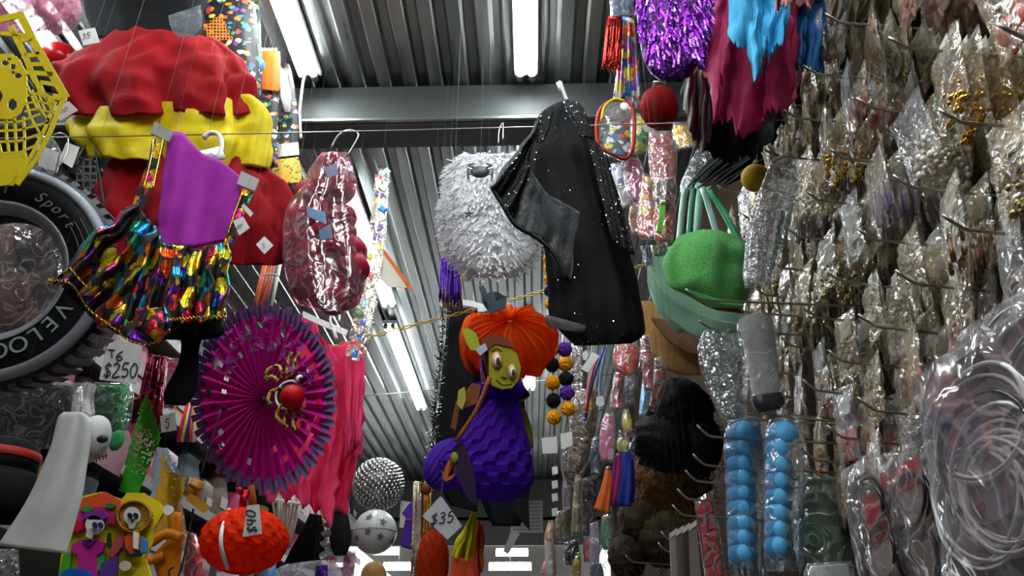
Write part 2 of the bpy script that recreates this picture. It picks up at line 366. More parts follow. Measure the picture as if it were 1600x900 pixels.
# ------------------------------------------------------------------ the hall: roof, walls, floor, beam
def corrugated(x0, x1, y0, y1, z, pitch=.116, h=.028):
    m = M(); prof = []; x = x0
    while x < x1:
        prof += [(x, z), (x + pitch * .42, z), (x + pitch * .56, z + h), (x + pitch * .86, z + h)]; x += pitch
    ny = max(2, int((y1 - y0) / 1.0))
    rings = [[Vector((px, y0 + (y1 - y0) * j / ny, pz)) for px, pz in prof] for j in range(ny + 1)]
    return m.loft(rings, (0, 0), closed=False)
struct('ceiling', corrugated(-6, 4.5, YB, YF + .02, ZC), roofmat(), smooth=False, solid=.002)
struct('floor', M().box((-.7, 3.3, -.05), 11, 14, .1), cloth('#8f8a82', .5, .1, 6, 0, .1, name='concrete'), smooth=False)
def pegboard(h):
    m, t, o = nt('pegboard'); c = coords(t); v = nd(t, 'ShaderNodeVectorMath', operation='SCALE'); v.inputs['Scale'].default_value = 40; t.links.new(c, v.inputs[0])
    fr = nd(t, 'ShaderNodeVectorMath', operation='FRACTION'); t.links.new(v.outputs[0], fr.inputs[0])
    s = nd(t, 'ShaderNodeSeparateXYZ'); t.links.new(fr.outputs[0], s.inputs[0])
    a = nd(t, 'ShaderNodeMath', operation='SUBTRACT'); a.inputs[1].default_value = .5; t.links.new(s.outputs[1], a.inputs[0]); b_ = nd(t, 'ShaderNodeMath', operation='SUBTRACT'); b_.inputs[1].default_value = .5; t.links.new(s.outputs[2], b_.inputs[0])
    hy = nd(t, 'ShaderNodeMath', operation='POWER'); hy.inputs[1].default_value = 2; t.links.new(a.outputs[0], hy.inputs[0]); hz = nd(t, 'ShaderNodeMath', operation='POWER'); hz.inputs[1].default_value = 2; t.links.new(b_.outputs[0], hz.inputs[0])
    ad = nd(t, 'ShaderNodeMath', operation='ADD'); t.links.new(hy.outputs[0], ad.inputs[0]); t.links.new(hz.outputs[0], ad.inputs[1])
    cc = ramp(t, ad.outputs[0], [(.03, (.01, .01, .01, 1)), (.04, sg(h))]); b = principled(t, None, .9, spec=.05); t.links.new(cc, b.inputs['Base Color']); t.links.new(b.outputs[0], o.inputs[0]); return m
struct('wall_right', M().box((XR + .02, 3.3, ZC / 2), .04, 13, ZC - .01), pegboard('#3c3128'), smooth=False)
struct('wall_left', M().box((XL - .02, 3.3, ZC / 2), .04, 13, ZC - .01), cloth('#4f4843', .7, .1, 8, 0, .1, name='painted_board'), smooth=False)
struct('wall_back', M().box((-.75, YB - .02, ZC / 2), 3.4, .04, ZC), cloth('#7d7a76', .7, .1, 8, 0, .1, name='painted_board'), smooth=False)
zl = W(820, 852, YF).z
struct('wall_far', M().box((-.75, YF + .02, (zl + ZC + .05) / 2), 3.4, .04, ZC + .05 - zl), cloth('#8c8f8c', .6, .05, 5, 0, .08, name='painted_metal'), smooth=False)
struct('wall_end', M().box((-.75, 15.6, 1.6), 3.6, .04, 3.2), cloth('#514a40', .6, .05, 5, 0, .08, name='painted_board'), smooth=False)
struct('trim_3', M().box((-.75, 12.7, zl + .32), 3.6, 5.8, .04), cloth('#4a4640', .6, .05, 5, 0, .08, name='painted_board'), smooth=False)
# gutter beam under the roof
y0 = 2.62; zb = W(700, 193, y0).z
struct('trim_1', M().box((-.75, y0 + .08, (zb + ZC - .015) / 2), 3.36, .16, ZC - .015 - zb), metal('#5c5e5d', .58, .2, 5), smooth=False)
struct('trim_2', M().box((-.75, y0 - .012, zb + .012), 3.36, .024, .012), metal('#9b9e9c', .35), smooth=False)
# vent on the far wall
vt = thing('wall_vent', 'white louvred vent on the far end wall above the aisle', 'vent', W(822, 830, YF - .01))
a, b = W(800, 785, YF), W(846, 830, YF)
part('frame', M().box(((a.x + b.x) / 2, YF - .008, (a.z + b.z) / 2), b.x - a.x + .04, .016, a.z - b.z + .04), WHITEP, vt, smooth=False)
for i in range(8):
    z = b.z + (a.z - b.z) * (i + .5) / 8
    part('slat', M().box(((a.x + b.x) / 2, YF - .024, z), b.x - a.x - .03, .03, .008, Matrix.Rotation(.6, 3, 'X')), plastic('#cfd6d4', .5), vt, smooth=False)
# ------------------------------------------------------------------ fluorescent lamps
def lamp(x, ya, yb, label, z=ZC - .012, twin=True):
    t = thing('tube_lamp', label, 'lamp', (x, (ya + yb) / 2, z), 'fluorescent tube lamps under the roof')
    L = yb - ya; c = (ya + yb) / 2
    part('housing', M().box((x, c, z - .012), .1, L, .024), plastic('#d8dad8', .4), t, smooth=False)
    for dx in ((-.026, .026) if twin else (0,)):
        tb = part('tube', M().tube([(x + dx, ya + .03, z - .045), (x + dx, yb - .03, z - .045)], .015, 10), emit('#f2fbff', LAMP), t)
        for y in (ya + .015, yb - .015): part('end_cap', M().tube([(x + dx, y - .015, z - .045), (x + dx, y + .015, z - .045)], .016, 10), STEEL, tb)
        for y in (ya + .02, yb - .02): part('socket', M().box((x + dx, y, z - .03), .02, .012, .036), WHITEP, t, smooth=False)
    return t
lamp(-.95, 1.3, 2.52, 'twin tube lamp under the roof before the beam, above the tiered dress')
lamp(0.0, 1.3, 2.54, 'twin tube lamp under the roof straight above the black sequined dress')
lamp(-.97, 3.35, 4.75, 'twin tube lamp beyond the beam, behind the bagged red balls')
lamp(-1.02, 5.05, 6.9, 'far twin tube lamp above the silver ball, longest one beyond the beam')
lamp(0.0, 2.98, 4.0, 'twin tube lamp beyond the beam, half hidden by the white pinata')
lamp(0.0, 5.0, 6.4, 'twin tube lamp far down the aisle hidden by the paper witch')
lamp(-2.0, 1.2, 2.45, 'twin tube lamp over the wall shelves beside the pink tulle')
for x, ya, lb in ((-.95, -.15, 'twin tube lamp above the left of the viewer'), (0.0, -.15, 'twin tube lamp right above the viewer'), (.55, -.35, 'added unseen tube lamp above right of the viewer, brightening the hook wall'), (-.95, -1.7, 'twin tube lamp behind the viewer on the left'), (0.0, -1.7, 'twin tube lamp behind the viewer on the right')): lamp(x, ya, ya + 1.25, lb)  # the right-hand one is an added, unseen source that brightens the hook wall
# lamps seen low under the far ceiling
for px, py, wpx, lb in ((604, 862, 40, 'bright lamp panel low behind the star ball'), (800, 864, 50, 'upper bright lamp bar under the far low ceiling'), (797, 886, 66, 'lower bright lamp bar under the far low ceiling'), (622, 886, 46, 'bright lamp bar low behind the round straw hat')):
    Yl = 11.5 if py < 870 else 10.9; p = W(px, py, Yl); s = PX(px, py, Yl)
    t = thing('bar_lamp', lb, 'lamp', p, 'lamps under the far ceiling')
    part('housing', M().box(p + Vector((0, .03, .05)), wpx * s, .08, .03), WHITEP, t, smooth=False)
    part('tube', M().tube([p + Vector((-wpx * s / 2, 0, 0)), p + Vector((wpx * s / 2, 0, 0))], .045, 10), emit('#f2fbff', LAMP * .6), t)
    part('stem', M().tube([p + Vector((0, .03, .06)), Vector((p.x, p.y + .03, zl + .3))], .008, 6), WHITEP, t)
# ------------------------------------------------------------------ wires that carry the goods
def wire(p, q, r, label, mt=STEEL, sag=.01):
    d = q - p; a = p + d * ((XL - p.x) / d.x); b = p + d * ((XR - p.x) / d.x)
    pts = [a + (b - a) * (i / 16) - Vector((0, 0, sag * math.sin(math.pi * i / 16))) for i in range(17)]
    return solo('hanging_wire', M().tube(pts, r, 6), mt, label, 'wire')
wire(W(70, 211, 1.6), W(960, 192, 1.6), .0018, 'taut galvanised wire strung across the aisle below the beam')
wire(W(560, 617, 4.2), W(690, 606, 4.2), .003, 'pale far wire strung behind the hot pink dress')
m = M(); p, q = W(575, 527, 3.0), W(690, 497, 3.0); d = q - p; a = p + d * ((XL - p.x) / d.x); b = p + d * ((XR - p.x) / d.x)
for ph in (0, math.pi):
    n = 220; m.tube([a + (b - a) * (i / n) + Vector((0, math.cos(i * .9 + ph), math.sin(i * .9 + ph))) * .0065 for i in range(n + 1)], .003, 4)
solo('twisted_cord', m, plastic('#c9a020', .5), 'yellow twisted cord strung across behind the pink dress', 'cord')
pa = [W(478, 108, 2.5), W(473, 130, 2.5), W(468, 175, 2.45), W(470, 215, 2.4)]
solo('lamp_cable', M().tube([Vector((-.95, 2.5, ZC - .03))] + pa, .006, 6), WHITEP, 'white cable hanging from the end of the left lamp', 'cable')
# ------------------------------------------------------------------ shelves on the left wall with small stock
SHX = -1.72
for k, z in enumerate((3.02, 2.70, 2.36, 2.02)):
    t = thing('wall_shelf', f'grey board shelf on the left wall, {ORD[k]} from the top', 'shelf', (XL + .36, 5, z), 'shelves on the left wall')
    part('board', M().box(((XL + SHX) / 2, 5.2, z), SHX - XL, 5.6, .025), plastic('#5c5a57', .5), t, smooth=False)
    part('lip', M().box((SHX + .006, 5.2, z - .01), .012, 5.6, .05), plastic('#7f7d7a', .45), t, smooth=False)
    rr = random.Random(k); y = 2.5; i = 0; cols = ('#b09aa0', '#a85a78', '#6a5c52', '#8a6a44', '#b8b4b0', '#a03a5c', '#4a4550', '#b08040', '#3f4a50', '#c09aa8', '#2a2a2e', '#5a4a44')
    while y < 7.9 and i < 20:
        wy = rr.uniform(.14, .3); h = rr.uniform(.16, .28); d = rr.uniform(.1, .2); h_ = rr.choice(cols); x = SHX - .04 - d / 2
        o = thing('stock_pack', f'small stock pack, {ORD[i]} along the {ORD[k]} shelf of the left wall', 'pack', (x, y + wy / 2, z + .0125), 'stock on the left shelves')
        m = M(); c = Vector((x, y + wy / 2, z + .0135)); n = 8
        rings = []
        for q, sc_ in ((0, 1), (.1, 1.03), (.55, 1.0), (.85, .8 if i % 2 else 1), (1, .5 if i % 3 == 0 else .96)):
            rings.append([c + Vector((d / 2 * sc_ * (abs(math.cos(a)) ** .5) * math.copysign(1, math.cos(a)), wy / 2 * sc_ * .94 * (abs(math.sin(a)) ** .5) * math.copysign(1, math.sin(a)), h * q)) + noise.noise_vector(Vector((i, a, q * 3))) * .006 for a in [2 * math.pi * e / 16 for e in range(16)]])
        part('body', m.loft(rings), cloth(h_, .5), o)
        part('label', M().box((x + d / 2 + .006, y + wy / 2, z + h * .42), .006, wy * .45, h * .22), paper('#a8a29c'), o, smooth=False)
        y += wy + rr.uniform(.005, .05); i += 1
# ================================================================== LEFT SIDE
SKULLCOLS = ('#e8209a', '#f2c318', '#2fa8e0', '#f06a28', '#7a2fc0', '#38c890', '#e02848', '#f0e040')
PRINTCOLS = ('#e07820', '#2f7fa8', '#d8c850', '#6a3a90', '#d84a30', '#e8e0d0', '#3f8f6a', '#1b1b20')
def quad(p, Y, th=.0016): return plate(p, Y, th)
def price_tag(poly, Y, label, txt=(), name='price_tag', mt=None, group=None, hang=True):
    """txt: (string, ox, oy, ux, uy, pen radius px)"""
    c = W(sum(p[0] for p in poly) / len(poly), max(p[1] for p in poly), Y)
    t = thing(name, label, 'price tag', c, group)
    part('card', quad(poly, Y), mt or PAPER, t, smooth=False)
    if hang: q = min(poly, key=lambda p: p[1]); cord(t, q[0], q[1] + 2, Y, NYLON, r=.0002)
    for s, ox, oy, ux, uy, r in txt: part('handwriting', writing(s, ox, oy, ux, uy, Y - .0012, r), INK, t)
    return t
# ---- pink tulle
t = thing('tulle_veil', 'bunched pink tulle hanging over the yellow punched sheet', 'veil', W(20, 40, 1.25))
part('tulle', drape([(-90, -60, 130, -60), (-90, -10, 112, 8), (-70, 30, 90, 45), (-60, 50, 50, 52)], 1.25, .35, amp=(.1, .25), k=9, wob=.25, seed=3), sheer('#d87898', .55), t)
part('inner_tulle', drape([(-80, -60, 90, -60), (-70, -10, 70, 5), (-60, 40, 20, 40)], 1.27, .2, amp=(.1, .2), k=7, wob=.2, seed=5), sheer('#b04a68', .6), t)
# ---- yellow punched sheet (front)
t = thing('punched_sheet', 'yellow punched plastic sheet with a grinning face, hanging before the toy tyre', 'decoration', W(40, 290, 1.05))
YEL = plastic('#d9bf1c', .4)
yf = lambda x, y: 1.05 + .0009 * (x - 40)
def S(pts, w, m): return strip(pts, w, 1.05, .002, m)
m = M()
S([(30, 20), (50, 60), (75, 105), (103, 153)], 13, m)
S([(0, 30), (34, 22)], 10, m); S([(0, 52), (46, 55)], 6, m); S([(34, 88), (62, 84)], 7, m); S([(44, 100), (72, 100)], 6, m); S([(40, 112), (82, 116)], 7, m)
S([(16, 40), (40, 90), (60, 140), (82, 158)], 9, m); S([(82, 150), (104, 154)], 9, m); S([(62, 128), (88, 132)], 6, m); S([(50, 60), (30, 62)], 7, m)
S([(98, 155), (78, 205), (58, 245), (26, 288)], 7, m); S([(86, 158), (70, 200), (50, 240), (22, 285)], 5, m)
S([(38, 150), (46, 180), (66, 215)], 3.5, m); S([(50, 140), (62, 170), (78, 190)], 3.5, m)
for x in (-6, 8, 22, 36): S([(x, 182), (x + 2, 215), (x + 8 - x * .2, 245)], 4, m)
for y, x1 in ((192, 62), (205, 76), (222, 66), (240, 58)): S([(-20, y), (30, y - 2), (x1, y - 14)], 3.5, m)
for x0 in (40, 52, 62): S([(x0, 128), (x0 + 18, 172)], 3, m)
for y in (150, 162, 174): S([(38, y), (58, y - 4), (84, y + 2)], 3, m)
disc(2, 268, 26, 22, 1.05, .002, 20, m); plate([(-30, 240), (40, 236), (44, 262), (20, 290), (-20, 285)], 1.0505, .002, m)
part('punched_border', m, YEL, t, smooth=False)
m = M()   # the face with real holes: rings of small quads around eye, nose and mouth openings
def holeface(x, y):
    if ((x - 10) / 33) ** 2 + ((y - 135) / 52) ** 2 > 1: return False
    if ((x - 19) / 7) ** 2 + ((y - 163) / 9) ** 2 < 1: return False
    if ((x - (-2)) / 6) ** 2 + ((y - 150) / 9) ** 2 < 1: return False
    for q in ((8, 98, 6, 4), (20, 104, 5, 4), (28, 118, 7, 4), (20, 113, 4, 3), (14, 92, 4, 2)):
        if ((x - q[0]) / q[2]) ** 2 + ((y - q[1]) / q[3]) ** 2 < 1: return False
    return True
y = 82.0
while y < 190:
    x = -26.0
    while x < 46:
        if holeface(x + 1, y + 1): m.prism([W(a, b, 1.048) for a, b in ((x, y), (x + 2, y), (x + 2, y + 2), (x, y + 2))], (0, .002, 0))
        x += 2
    y += 2
part('face_panel', m, YEL, t, smooth=False)
# ---- red ball and bits behind
t = thing('toy_ball', 'glossy red ball behind the yellow punched sheet', 'ball', W(92, 112, 2.15))
part('shell', M().ball(W(92, 92, 2.15), 27 * PX(92, 92, 2.15), nu=24, nv=16), plastic('#b3121a', .25), t)
part('cap', M().ball(W(92, 66, 2.15), .008, nu=8, nv=6), plastic('#7c0d12', .3), t)
cord(t, 92, 66, 2.15, NYLON)
price_tag([(122, 48), (148, 43), (156, 66), (130, 71)], 1.6, 'pale card tag at the upper edge of the tiered dress', [('35', 128, 62, (8, -2), (1, 9), .5)])
price_tag([(82, 168), (108, 158), (122, 172), (94, 189)], 1.7, 'pinkish card tag left of the tiered dress hem', [('20', 92, 178, (8, -3), (2, 7), .4)], mt=paper('#c5b1ae'))
# ---- tiered costume dress
t = thing('tiered_dress', 'child dress with black bodice and red and yellow ruffle tiers', 'dress', W(280, 410, 1.97))
part('bodice', drape([(140, -25, 322, -25), (130, -10, 326, -5), (132, 20, 316, 25), (150, 60, 312, 66)], 1.97, .38, amp=(.02, .06), k=6, seed=2), BLACK, t)
RED, YELL = cloth('#8c0414', .85, .3, 30, .1, .12, .15), cloth('#dcc406', .55, .3, 30, .1, .1, .25)
part('ruffle_tier', drape([(190, 38, 332, 58), (150, 68, 366, 80), (92, 98, 384, 112), (84, 130, 388, 142), (122, 182, 385, 178)], 1.95, .42, amp=(.03, .13), k=7, n=96, m=30, wob=.06, seed=11), RED, t, label='upper red ruffle tier')
part('ruffle_tier', drape([(130, 168, 388, 150), (112, 192, 412, 178), (110, 206, 414, 222), (140, 244, 406, 262)], 1.96, .36, amp=(.06, .14), k=6, n=96, m=24, wob=.05, seed=12), YELL, t, label='yellow ruffle tier')
part('ruffle_tier', drape([(190, 235, 402, 248), (160, 268, 440, 285), (152, 320, 456, 345), (180, 372, 462, 380), (225, 412, 452, 412)], 1.98, .36, amp=(.05, .13), k=7, n=96, m=28, wob=.05, seed=13), RED, t, label='lower red ruffle tier')
part('bow', drape([(262, 25, 312, 8), (266, 45, 314, 40), (278, 58, 300, 58)], 1.72, .3, amp=(.1, .1), k=3, seed=4), sheer('#5a6268', .5), t, label='grey net bow')
price_tag([(400, 382), (413, 369), (427, 383), (413, 397)], 1.8, 'small square card tag on the lowest red ruffle', [('5', 409, 388, (6, 0), (0, 8), .4)])
price_tag([(364, 345), (380, 338), (390, 356), (374, 368)], 1.45, 'small white card tag on the strap of the skull print dress', [('30', 369, 358, (5, -2), (2, 6), .35)])
price_tag([(377, 322), (381, 318), (396, 333), (391, 339)], 1.46, 'narrow white paper slip beside the velcro strap end')
# ---- patterned bags and rolls beside it
def print_bag(rows, Y, label, base='#17171c', seed=0, scale=38, extra=None, name='cloth_bag', thr=.42):
    c = W((rows[-1][0] + rows[-1][2]) / 2, max(rows[-1][1], rows[-1][3]), Y); t = thing(name, label, 'bag', c, 'printed cloth bags')
    part('body', drape(rows, Y, .4, amp=(.02, .06), k=5, wob=.04, seed=seed), pattern(base, PRINTCOLS, scale, thr), t)
    cord(t, (rows[0][0] + rows[0][2]) / 2, rows[0][1] + 3, Y, NYLON)
    return t
t = print_bag([(322, -16, 392, -16), (316, 20, 400, 20), (326, 60, 402, 70), (350, 95, 405, 110), (385, 150, 408, 155)], 2.08, 'dark halloween print cloth bag behind the tiered dress', seed=1)
part('waffle_patch', lattice([(318, 40), (345, 22), (362, 62), (330, 66)], 2.02, 5, .95, .002, 2), plastic('#d8761c', .5), t, smooth=False)
t = print_bag([(370, -3, 402, -3), (372, 20, 406, 20), (374, 60, 408, 70), (384, 150, 410, 150)], 2.15, 'slim halloween print bag with blue patch beside the orange roll', seed=2, scale=30)
part('blue_patch', disc(399, 100, 14, 13, 2.11, .006), plastic('#2f7fc0', .6), t)
t = print_bag([(406, 78, 437, 80), (406, 100, 438, 102), (407, 150, 436, 152), (409, 200, 434, 200), (412, 262, 434, 262)], 2.3, 'long rolled cloth bag with orange pumpkin top', seed=3, scale=45)
part('pumpkin_top', drape([(405, 78, 434, 80), (404, 90, 437, 92), (405, 128, 438, 132), (408, 140, 436, 143)], 2.29, .48, amp=(0, .03), k=8, seed=6), cloth('#e8661a', .6), t)
for i in range(5): part('tooth', M().ball(W(409 + i * 5.4, 78, 2.28), 2.6 * PX(410, 78, 2.3), None, 4 * PX(410, 78, 2.3), 8, 6), WHITEP, t)
t = print_bag([(436, 95, 452, 100), (437, 130, 460, 135), (438, 190, 466, 190), (434, 225, 466, 225), (438, 292, 468, 285)], 2.42, 'long rolled black cloth bag with a white rabbit ear patch', seed=4, scale=40)
part('ear_patch', plate([(437, 104), (447, 112), (455, 150), (453, 174), (445, 174), (438, 150)], 2.36, .004), WHITEP, t)
part('skull_band', drape([(430, 250, 466, 245), (425, 268, 470, 262), (428, 290, 472, 285)], 2.40, .45, amp=(0, .02), seed=5), pattern('#e8a818', ('#17171c', '#3a8a4a', '#f0c020'), 60, .35), t)
part('white_band', drape([(432, 226, 466, 222), (432, 246, 468, 242)], 2.40, .45, amp=(0, .02), seed=7), PAPER, t)
t = print_bag([(446, 100, 458, 104), (452, 130, 468, 135), (462, 180, 470, 180), (464, 205, 470, 205)], 2.7, 'thin teal and red printed bag next to the lamp cable', '#2a5a60', 8, 40)
# ---- metallic skull print dress with purple bodice
t = thing('party_dress', 'child dress of skull print foil cloth with purple bodice, on a white hanger', 'dress', W(250, 535, 1.5))
SK = pattern('#0b0a0d', SKULLCOLS, 30, .5, .5, .6, .5, .055, 2.2)
part('bodice', curtain([(262, 206), (285, 208), (318, 242), (345, 250), (380, 278)], [(244, 384), (270, 388), (300, 386), (330, 382), (357, 376)], 1.5, 30, 24, .006, 1.5, 3), cloth('#9c2a98', .7, .25, 60, .3, .08), t, solid=.003)
def band(pts, w, y, mt, nm='strap', lb=None): return part(nm, strip(pts, w, y, .004), mt, t, lb, smooth=False)
band([(247, 218), (240, 255), (226, 292), (216, 322)], 18, 1.488, SK); band([(388, 298), (372, 335), (362, 368), (356, 385)], 15, 1.488, SK)
for x0 in (0, 9): part('braid', ptube([(255 - x0 * 1.6, 218), (246 - x0 * 1.4, 260), (238 - x0 * 1.8, 300)], 1.484, 1.4), GOLD, t)
part('braid', ptube([(381, 296), (366, 335), (354, 372)], 1.484, 1.4), GOLD, t)
part('velcro_tab', plate([(242, 190), (270, 206), (263, 221), (235, 208)], 1.484, .005), plastic('#8d8d8b', .7), t, smooth=False)
part('velcro_tab', plate([(377, 267), (405, 280), (397, 298), (370, 287)], 1.484, .005), plastic('#a9a9a6', .7), t, smooth=False)
part('side_ruffle', curtain([(206, 316), (228, 330), (246, 352), (258, 384)], [(74, 438), (112, 448), (140, 490), (186, 524)], 1.47, 60, 30, .035, 3, 4, .2, .02), SK, t, solid=.002)
part('skirt', curtain([(240, 350), (262, 384), (310, 388), (357, 378)], [(186, 520), (250, 505), (300, 502), (356, 498)], 1.485, 80, 30, .022, 5, 6, .35), SK, t, solid=.002)
part('hem_ruffle', drape([(212, 480, 262, 480), (205, 500, 268, 498), (180, 512, 268, 508), (192, 528, 262, 520), (228, 538, 248, 536)], 1.475, .4, amp=(.05, .15), k=5, wob=.1, seed=3), SK, t)
zz = lambda pts, a, n: [(cr(pts, i / n)[0] + (a if i % 2 else -a) * .5, cr(pts, i / n)[1] + (a if i % 2 else -a)) for i in range(n + 1)]
for k, (pts, n) in enumerate((([(76, 437), (112, 444), (140, 484), (188, 520)], 44), ([(266, 500), (300, 497), (354, 495)], 30), ([(182, 512), (196, 528), (232, 538), (266, 516)], 34), ([(110, 420), (128, 440), (142, 452)], 12))):
    part('braid', ptube(zz(pts, 2.2, n), 1.44 if k != 2 else 1.455, 1.6, 5, smooth=1), GOLD, t)
part('lining', drape([(120, 440, 330, 480), (105, 460, 345, 505), (150, 500, 340, 525), (195, 528, 300, 532)], 1.53, .25, amp=(.03, .08), k=5, seed=9), BLACK, t, label='black lining under the skirt')
part('glove', drape([(268, 505, 338, 508), (282, 532, 314, 535), (276, 570, 310, 575), (256, 612, 306, 612), (258, 632, 290, 634)], 1.56, .35, amp=(0, .08), k=3, wob=.1, seed=8), cloth('#07070a', .95, .5, 80, .1), t, label='black velvet sleeve')
part('hanger', ptube([(318, 216), (328, 208), (342, 211), (346, 228), (340, 244), (330, 240)], 1.55, 4, 8), WHITEP, t)
part('hanger_arm', plate([(312, 236), (345, 228), (352, 246), (322, 252)], 1.545, .006), WHITEP, t)
# ---- price tag T6 $250
price_tag([(170, 537), (186, 530), (222, 540), (220, 562), (212, 600), (155, 593), (162, 560)], 1.43, 'handwritten white price tag below the skull print dress', [('T', 170, 559, (13, 1), (-1, 13), 1.0), ('6', 181, 562, (15, 1), (1, 14), 1.0), ('$250', 162, 589, (16, 0), (2, 22), 1.1)], mt=paper('#c9c5c1'))
# ---- toy tyre
Yt = 1.72; s = PX(2, 432, Yt); c = W(2, 432, Yt)
t = thing('inflatable_ring', 'inflatable black toy tyre with grey rings and white lettering', 'toy', W(2, 620, Yt))
up = Vector((0, -.25, 1)).normalized(); ax = Vector((.18, -1, -.25)).normalized(); ax = (ax - up * ax.dot(up)).normalized(); sx = up.cross(ax)
def tp(a, r, d): return c + (sx * math.cos(a) + up * math.sin(a)) * r * s * 1.02 + ax * d          # d: towards the viewer
def rev(prof, n=72):
    return M().loft([[tp(2 * math.pi * i / n, r, d) for r, d in prof] for i in range(n + 1)], (0, 0))
TB = plastic('#0e0f12', .5, .1, .3)
part('tyre_body', rev([(96, -.05), (92, -.02), (96, .03), (112, .062), (135, .07), (158, .062), (172, .04), (176, 0), (172, -.09), (150, -.11), (115, -.09)]), TB, t)
part('ring', rev([(93, .028), (97, .046), (106, .062), (110, .064), (104, .05), (96, .02)]), plastic('#8b8f92', .3), t, label='grey inner bead ring')
part('ring', rev([(152, .065), (158, .071), (166, .058), (168, .05), (160, .05)]), plastic('#878b92', .4), t, label='grey outer ring')
m0 = None
for i in range(52):
    a = 2 * math.pi * i / 52; q = [tp(a + da, r, d) for da, r, d in ((0, 168, .04), (.068, 168, .04), (.068, 180, .03), (0, 180, .03))]; q2 = [tp(a + da, r, d) for da, r, d in ((0.03, 172, -.09), (.098, 172, -.09), (.098, 178, -.09), (0.03, 178, -.09))]
    mm = M(); mm.loft([q, q2]); part('tread_block', mm, plastic('#4a4d50', .55), t, smooth=False)
def glyph(ch, size):
    cu = bpy.data.curves.new('glyph', 'FONT'); cu.body = ch; cu.size = 1; cu.extrude = .06; cu.align_x = 'CENTER'
    o = bpy.data.objects.new('glyph', cu); COL.objects.link(o); dg = bpy.context.evaluated_depsgraph_get(); me = bpy.data.meshes.new_from_object(o.evaluated_get(dg))
    m = M(); m.v = [v.co.copy() for v in me.vertices]; m.f = [tuple(p.vertices) for p in me.polygons]
    bpy.data.objects.remove(o); bpy.data.curves.remove(cu); bpy.data.meshes.remove(me); return m
def around(txt, a0, step, r, h, mt, lean=0):
    for i, ch in enumerate(txt):
        a = a0 - i * step; g = glyph(ch, 1); rad = sx * math.cos(a) + up * math.sin(a); tan = (sx * math.sin(a) - up * math.cos(a))
        nrm = ax; m = M(); m.f = g.f
        m.v = [c + rad * (r * s) + ax * .0735 + (tan * (v.x + lean * v.y) + rad * v.y) * h * s + ax * v.z * h * s * .3 for v in g.v]
        part('letter', m, mt, t, smooth=False)
LETTER = plastic('#98a0a4', .4)
around('VELOCITY', math.radians(-28), math.radians(11.5), 117, 34, LETTER)
around('VELOCITY', math.radians(160), math.radians(10.5), 122, 30, plastic('#44494c', .4))
around('Sport', math.radians(64), math.radians(7), 124, 24, plastic('#6f767a', .4), .3)
for k in range(3): part('line', M().tube([tp(math.radians(36 - j * 3.2), 127 + k * 9, .071) for j in range(8)], .0012, 4), plastic('#5c6266', .4), t)
cord(t, 6, 256, Yt, NYLON)
# ---- what shows through and below the tyre
t = thing('plastic_bag', 'clear bag of brown and pink masks showing through the toy tyre', 'bag', W(30, 520, 2.1))
part('film', drape([(-60, 320, 112, 320), (-70, 400, 125, 400), (-60, 500, 110, 500), (-20, 540, 60, 540)], 2.1, .3, amp=(.05, .1), wob=.1, seed=31), film('#dcd0cc', .14), t)
for k, (x, y, rx, ry, h) in enumerate(((-5, 400, 40, 45, '#5b4a44'), (60, 385, 38, 40, '#1a1a1c'), (20, 470, 45, 42, '#6a564e'), (80, 455, 32, 40, '#42413f'), (0, 350, 40, 25, '#b89a90'), (55, 505, 36, 22, '#8a6a62'))):
    part('mask', M().ball(W(x, y, 2.12), 1.15 * rx * PX(x, y, 2.1), .03, 1.15 * ry * PX(x, y, 2.1), 14, 10, lambda p, q, i, j: 1 + .1 * math.sin(3 * p + q * 2)), cloth(h, .6), t)
cord(t, 30, 322, 2.1, NYLON)
t = thing('net_pouch', 'black net pouch between the tyre and the tiered dress', 'bag', W(150, 330, 1.95))
part('net', lattice([(108, 262), (142, 205), (150, 232), (166, 330), (150, 345), (128, 300)], 1.95, 11, 1, .002, 3), plastic('#1a1a1c', .5), t, smooth=False)
part('rim', ptube([(108, 268), (130, 235), (143, 205), (154, 260), (164, 330)], 1.945, 3, 6), plastic('#121214', .5), t)
cord(t, 142, 207, 1.95, NYLON)
t = thing('clear_pack', 'clear pack on a wire hanger above the toy tyre', 'bag', W(80, 272, 1.72))
part('film', drape([(62, 212, 82, 215), (50, 235, 96, 240), (54, 268, 88, 275)], 1.72, .2, seed=5), FILM, t)
part('card', quad([(58, 225), (92, 238), (84, 268), (60, 262)], 1.72), PAPER, t, smooth=False)
part('hook', ptube([(92, 262), (104, 238), (106, 216), (94, 208), (78, 214)], 1.66, 1.3), STEEL, t)
price_tag([(104, 222), (124, 230), (112, 262), (92, 250)], 1.8, 'grey card tag beside the wire hook above the tyre')
# ---- small hanging things below
def film_bag(name, label, rows, Y, inner, seed=0, fm=None, cat='bag', group=None, card=None, inset=.8, up_to=None, ratio=.35):
    t = thing(name, label, cat, W((rows[-1][0] + rows[-1][2]) / 2, max(rows[-1][1], rows[-1][3]), Y), group)
    def shr(k): return [((a + c) / 2 + (a - c) / 2 * k, b + (4 if i == 0 else -3 if i == len(rows) - 1 else 0), (a + c) / 2 + (c - a) / 2 * k, d + (4 if i == 0 else -3 if i == len(rows) - 1 else 0)) for i, (a, b, c, d) in enumerate(rows)]
    if inner: part('filling', drape(shr(inset), Y, ratio * .9, amp=(.02, .06), k=5, n=24, m=10, wob=.08, seed=seed), inner, t)
    part('film', drape(rows, Y, ratio, amp=(.03, .07), k=5, n=28, m=12, wob=.05, seed=seed), fm or FILM, t)
    if card: part('card', quad(card, Y - .03), PAPER, t, smooth=False)
    if up_to is not False: cord(t, (rows[0][0] + rows[0][2]) / 2, rows[0][1] + 2, Y, NYLON)
    return t
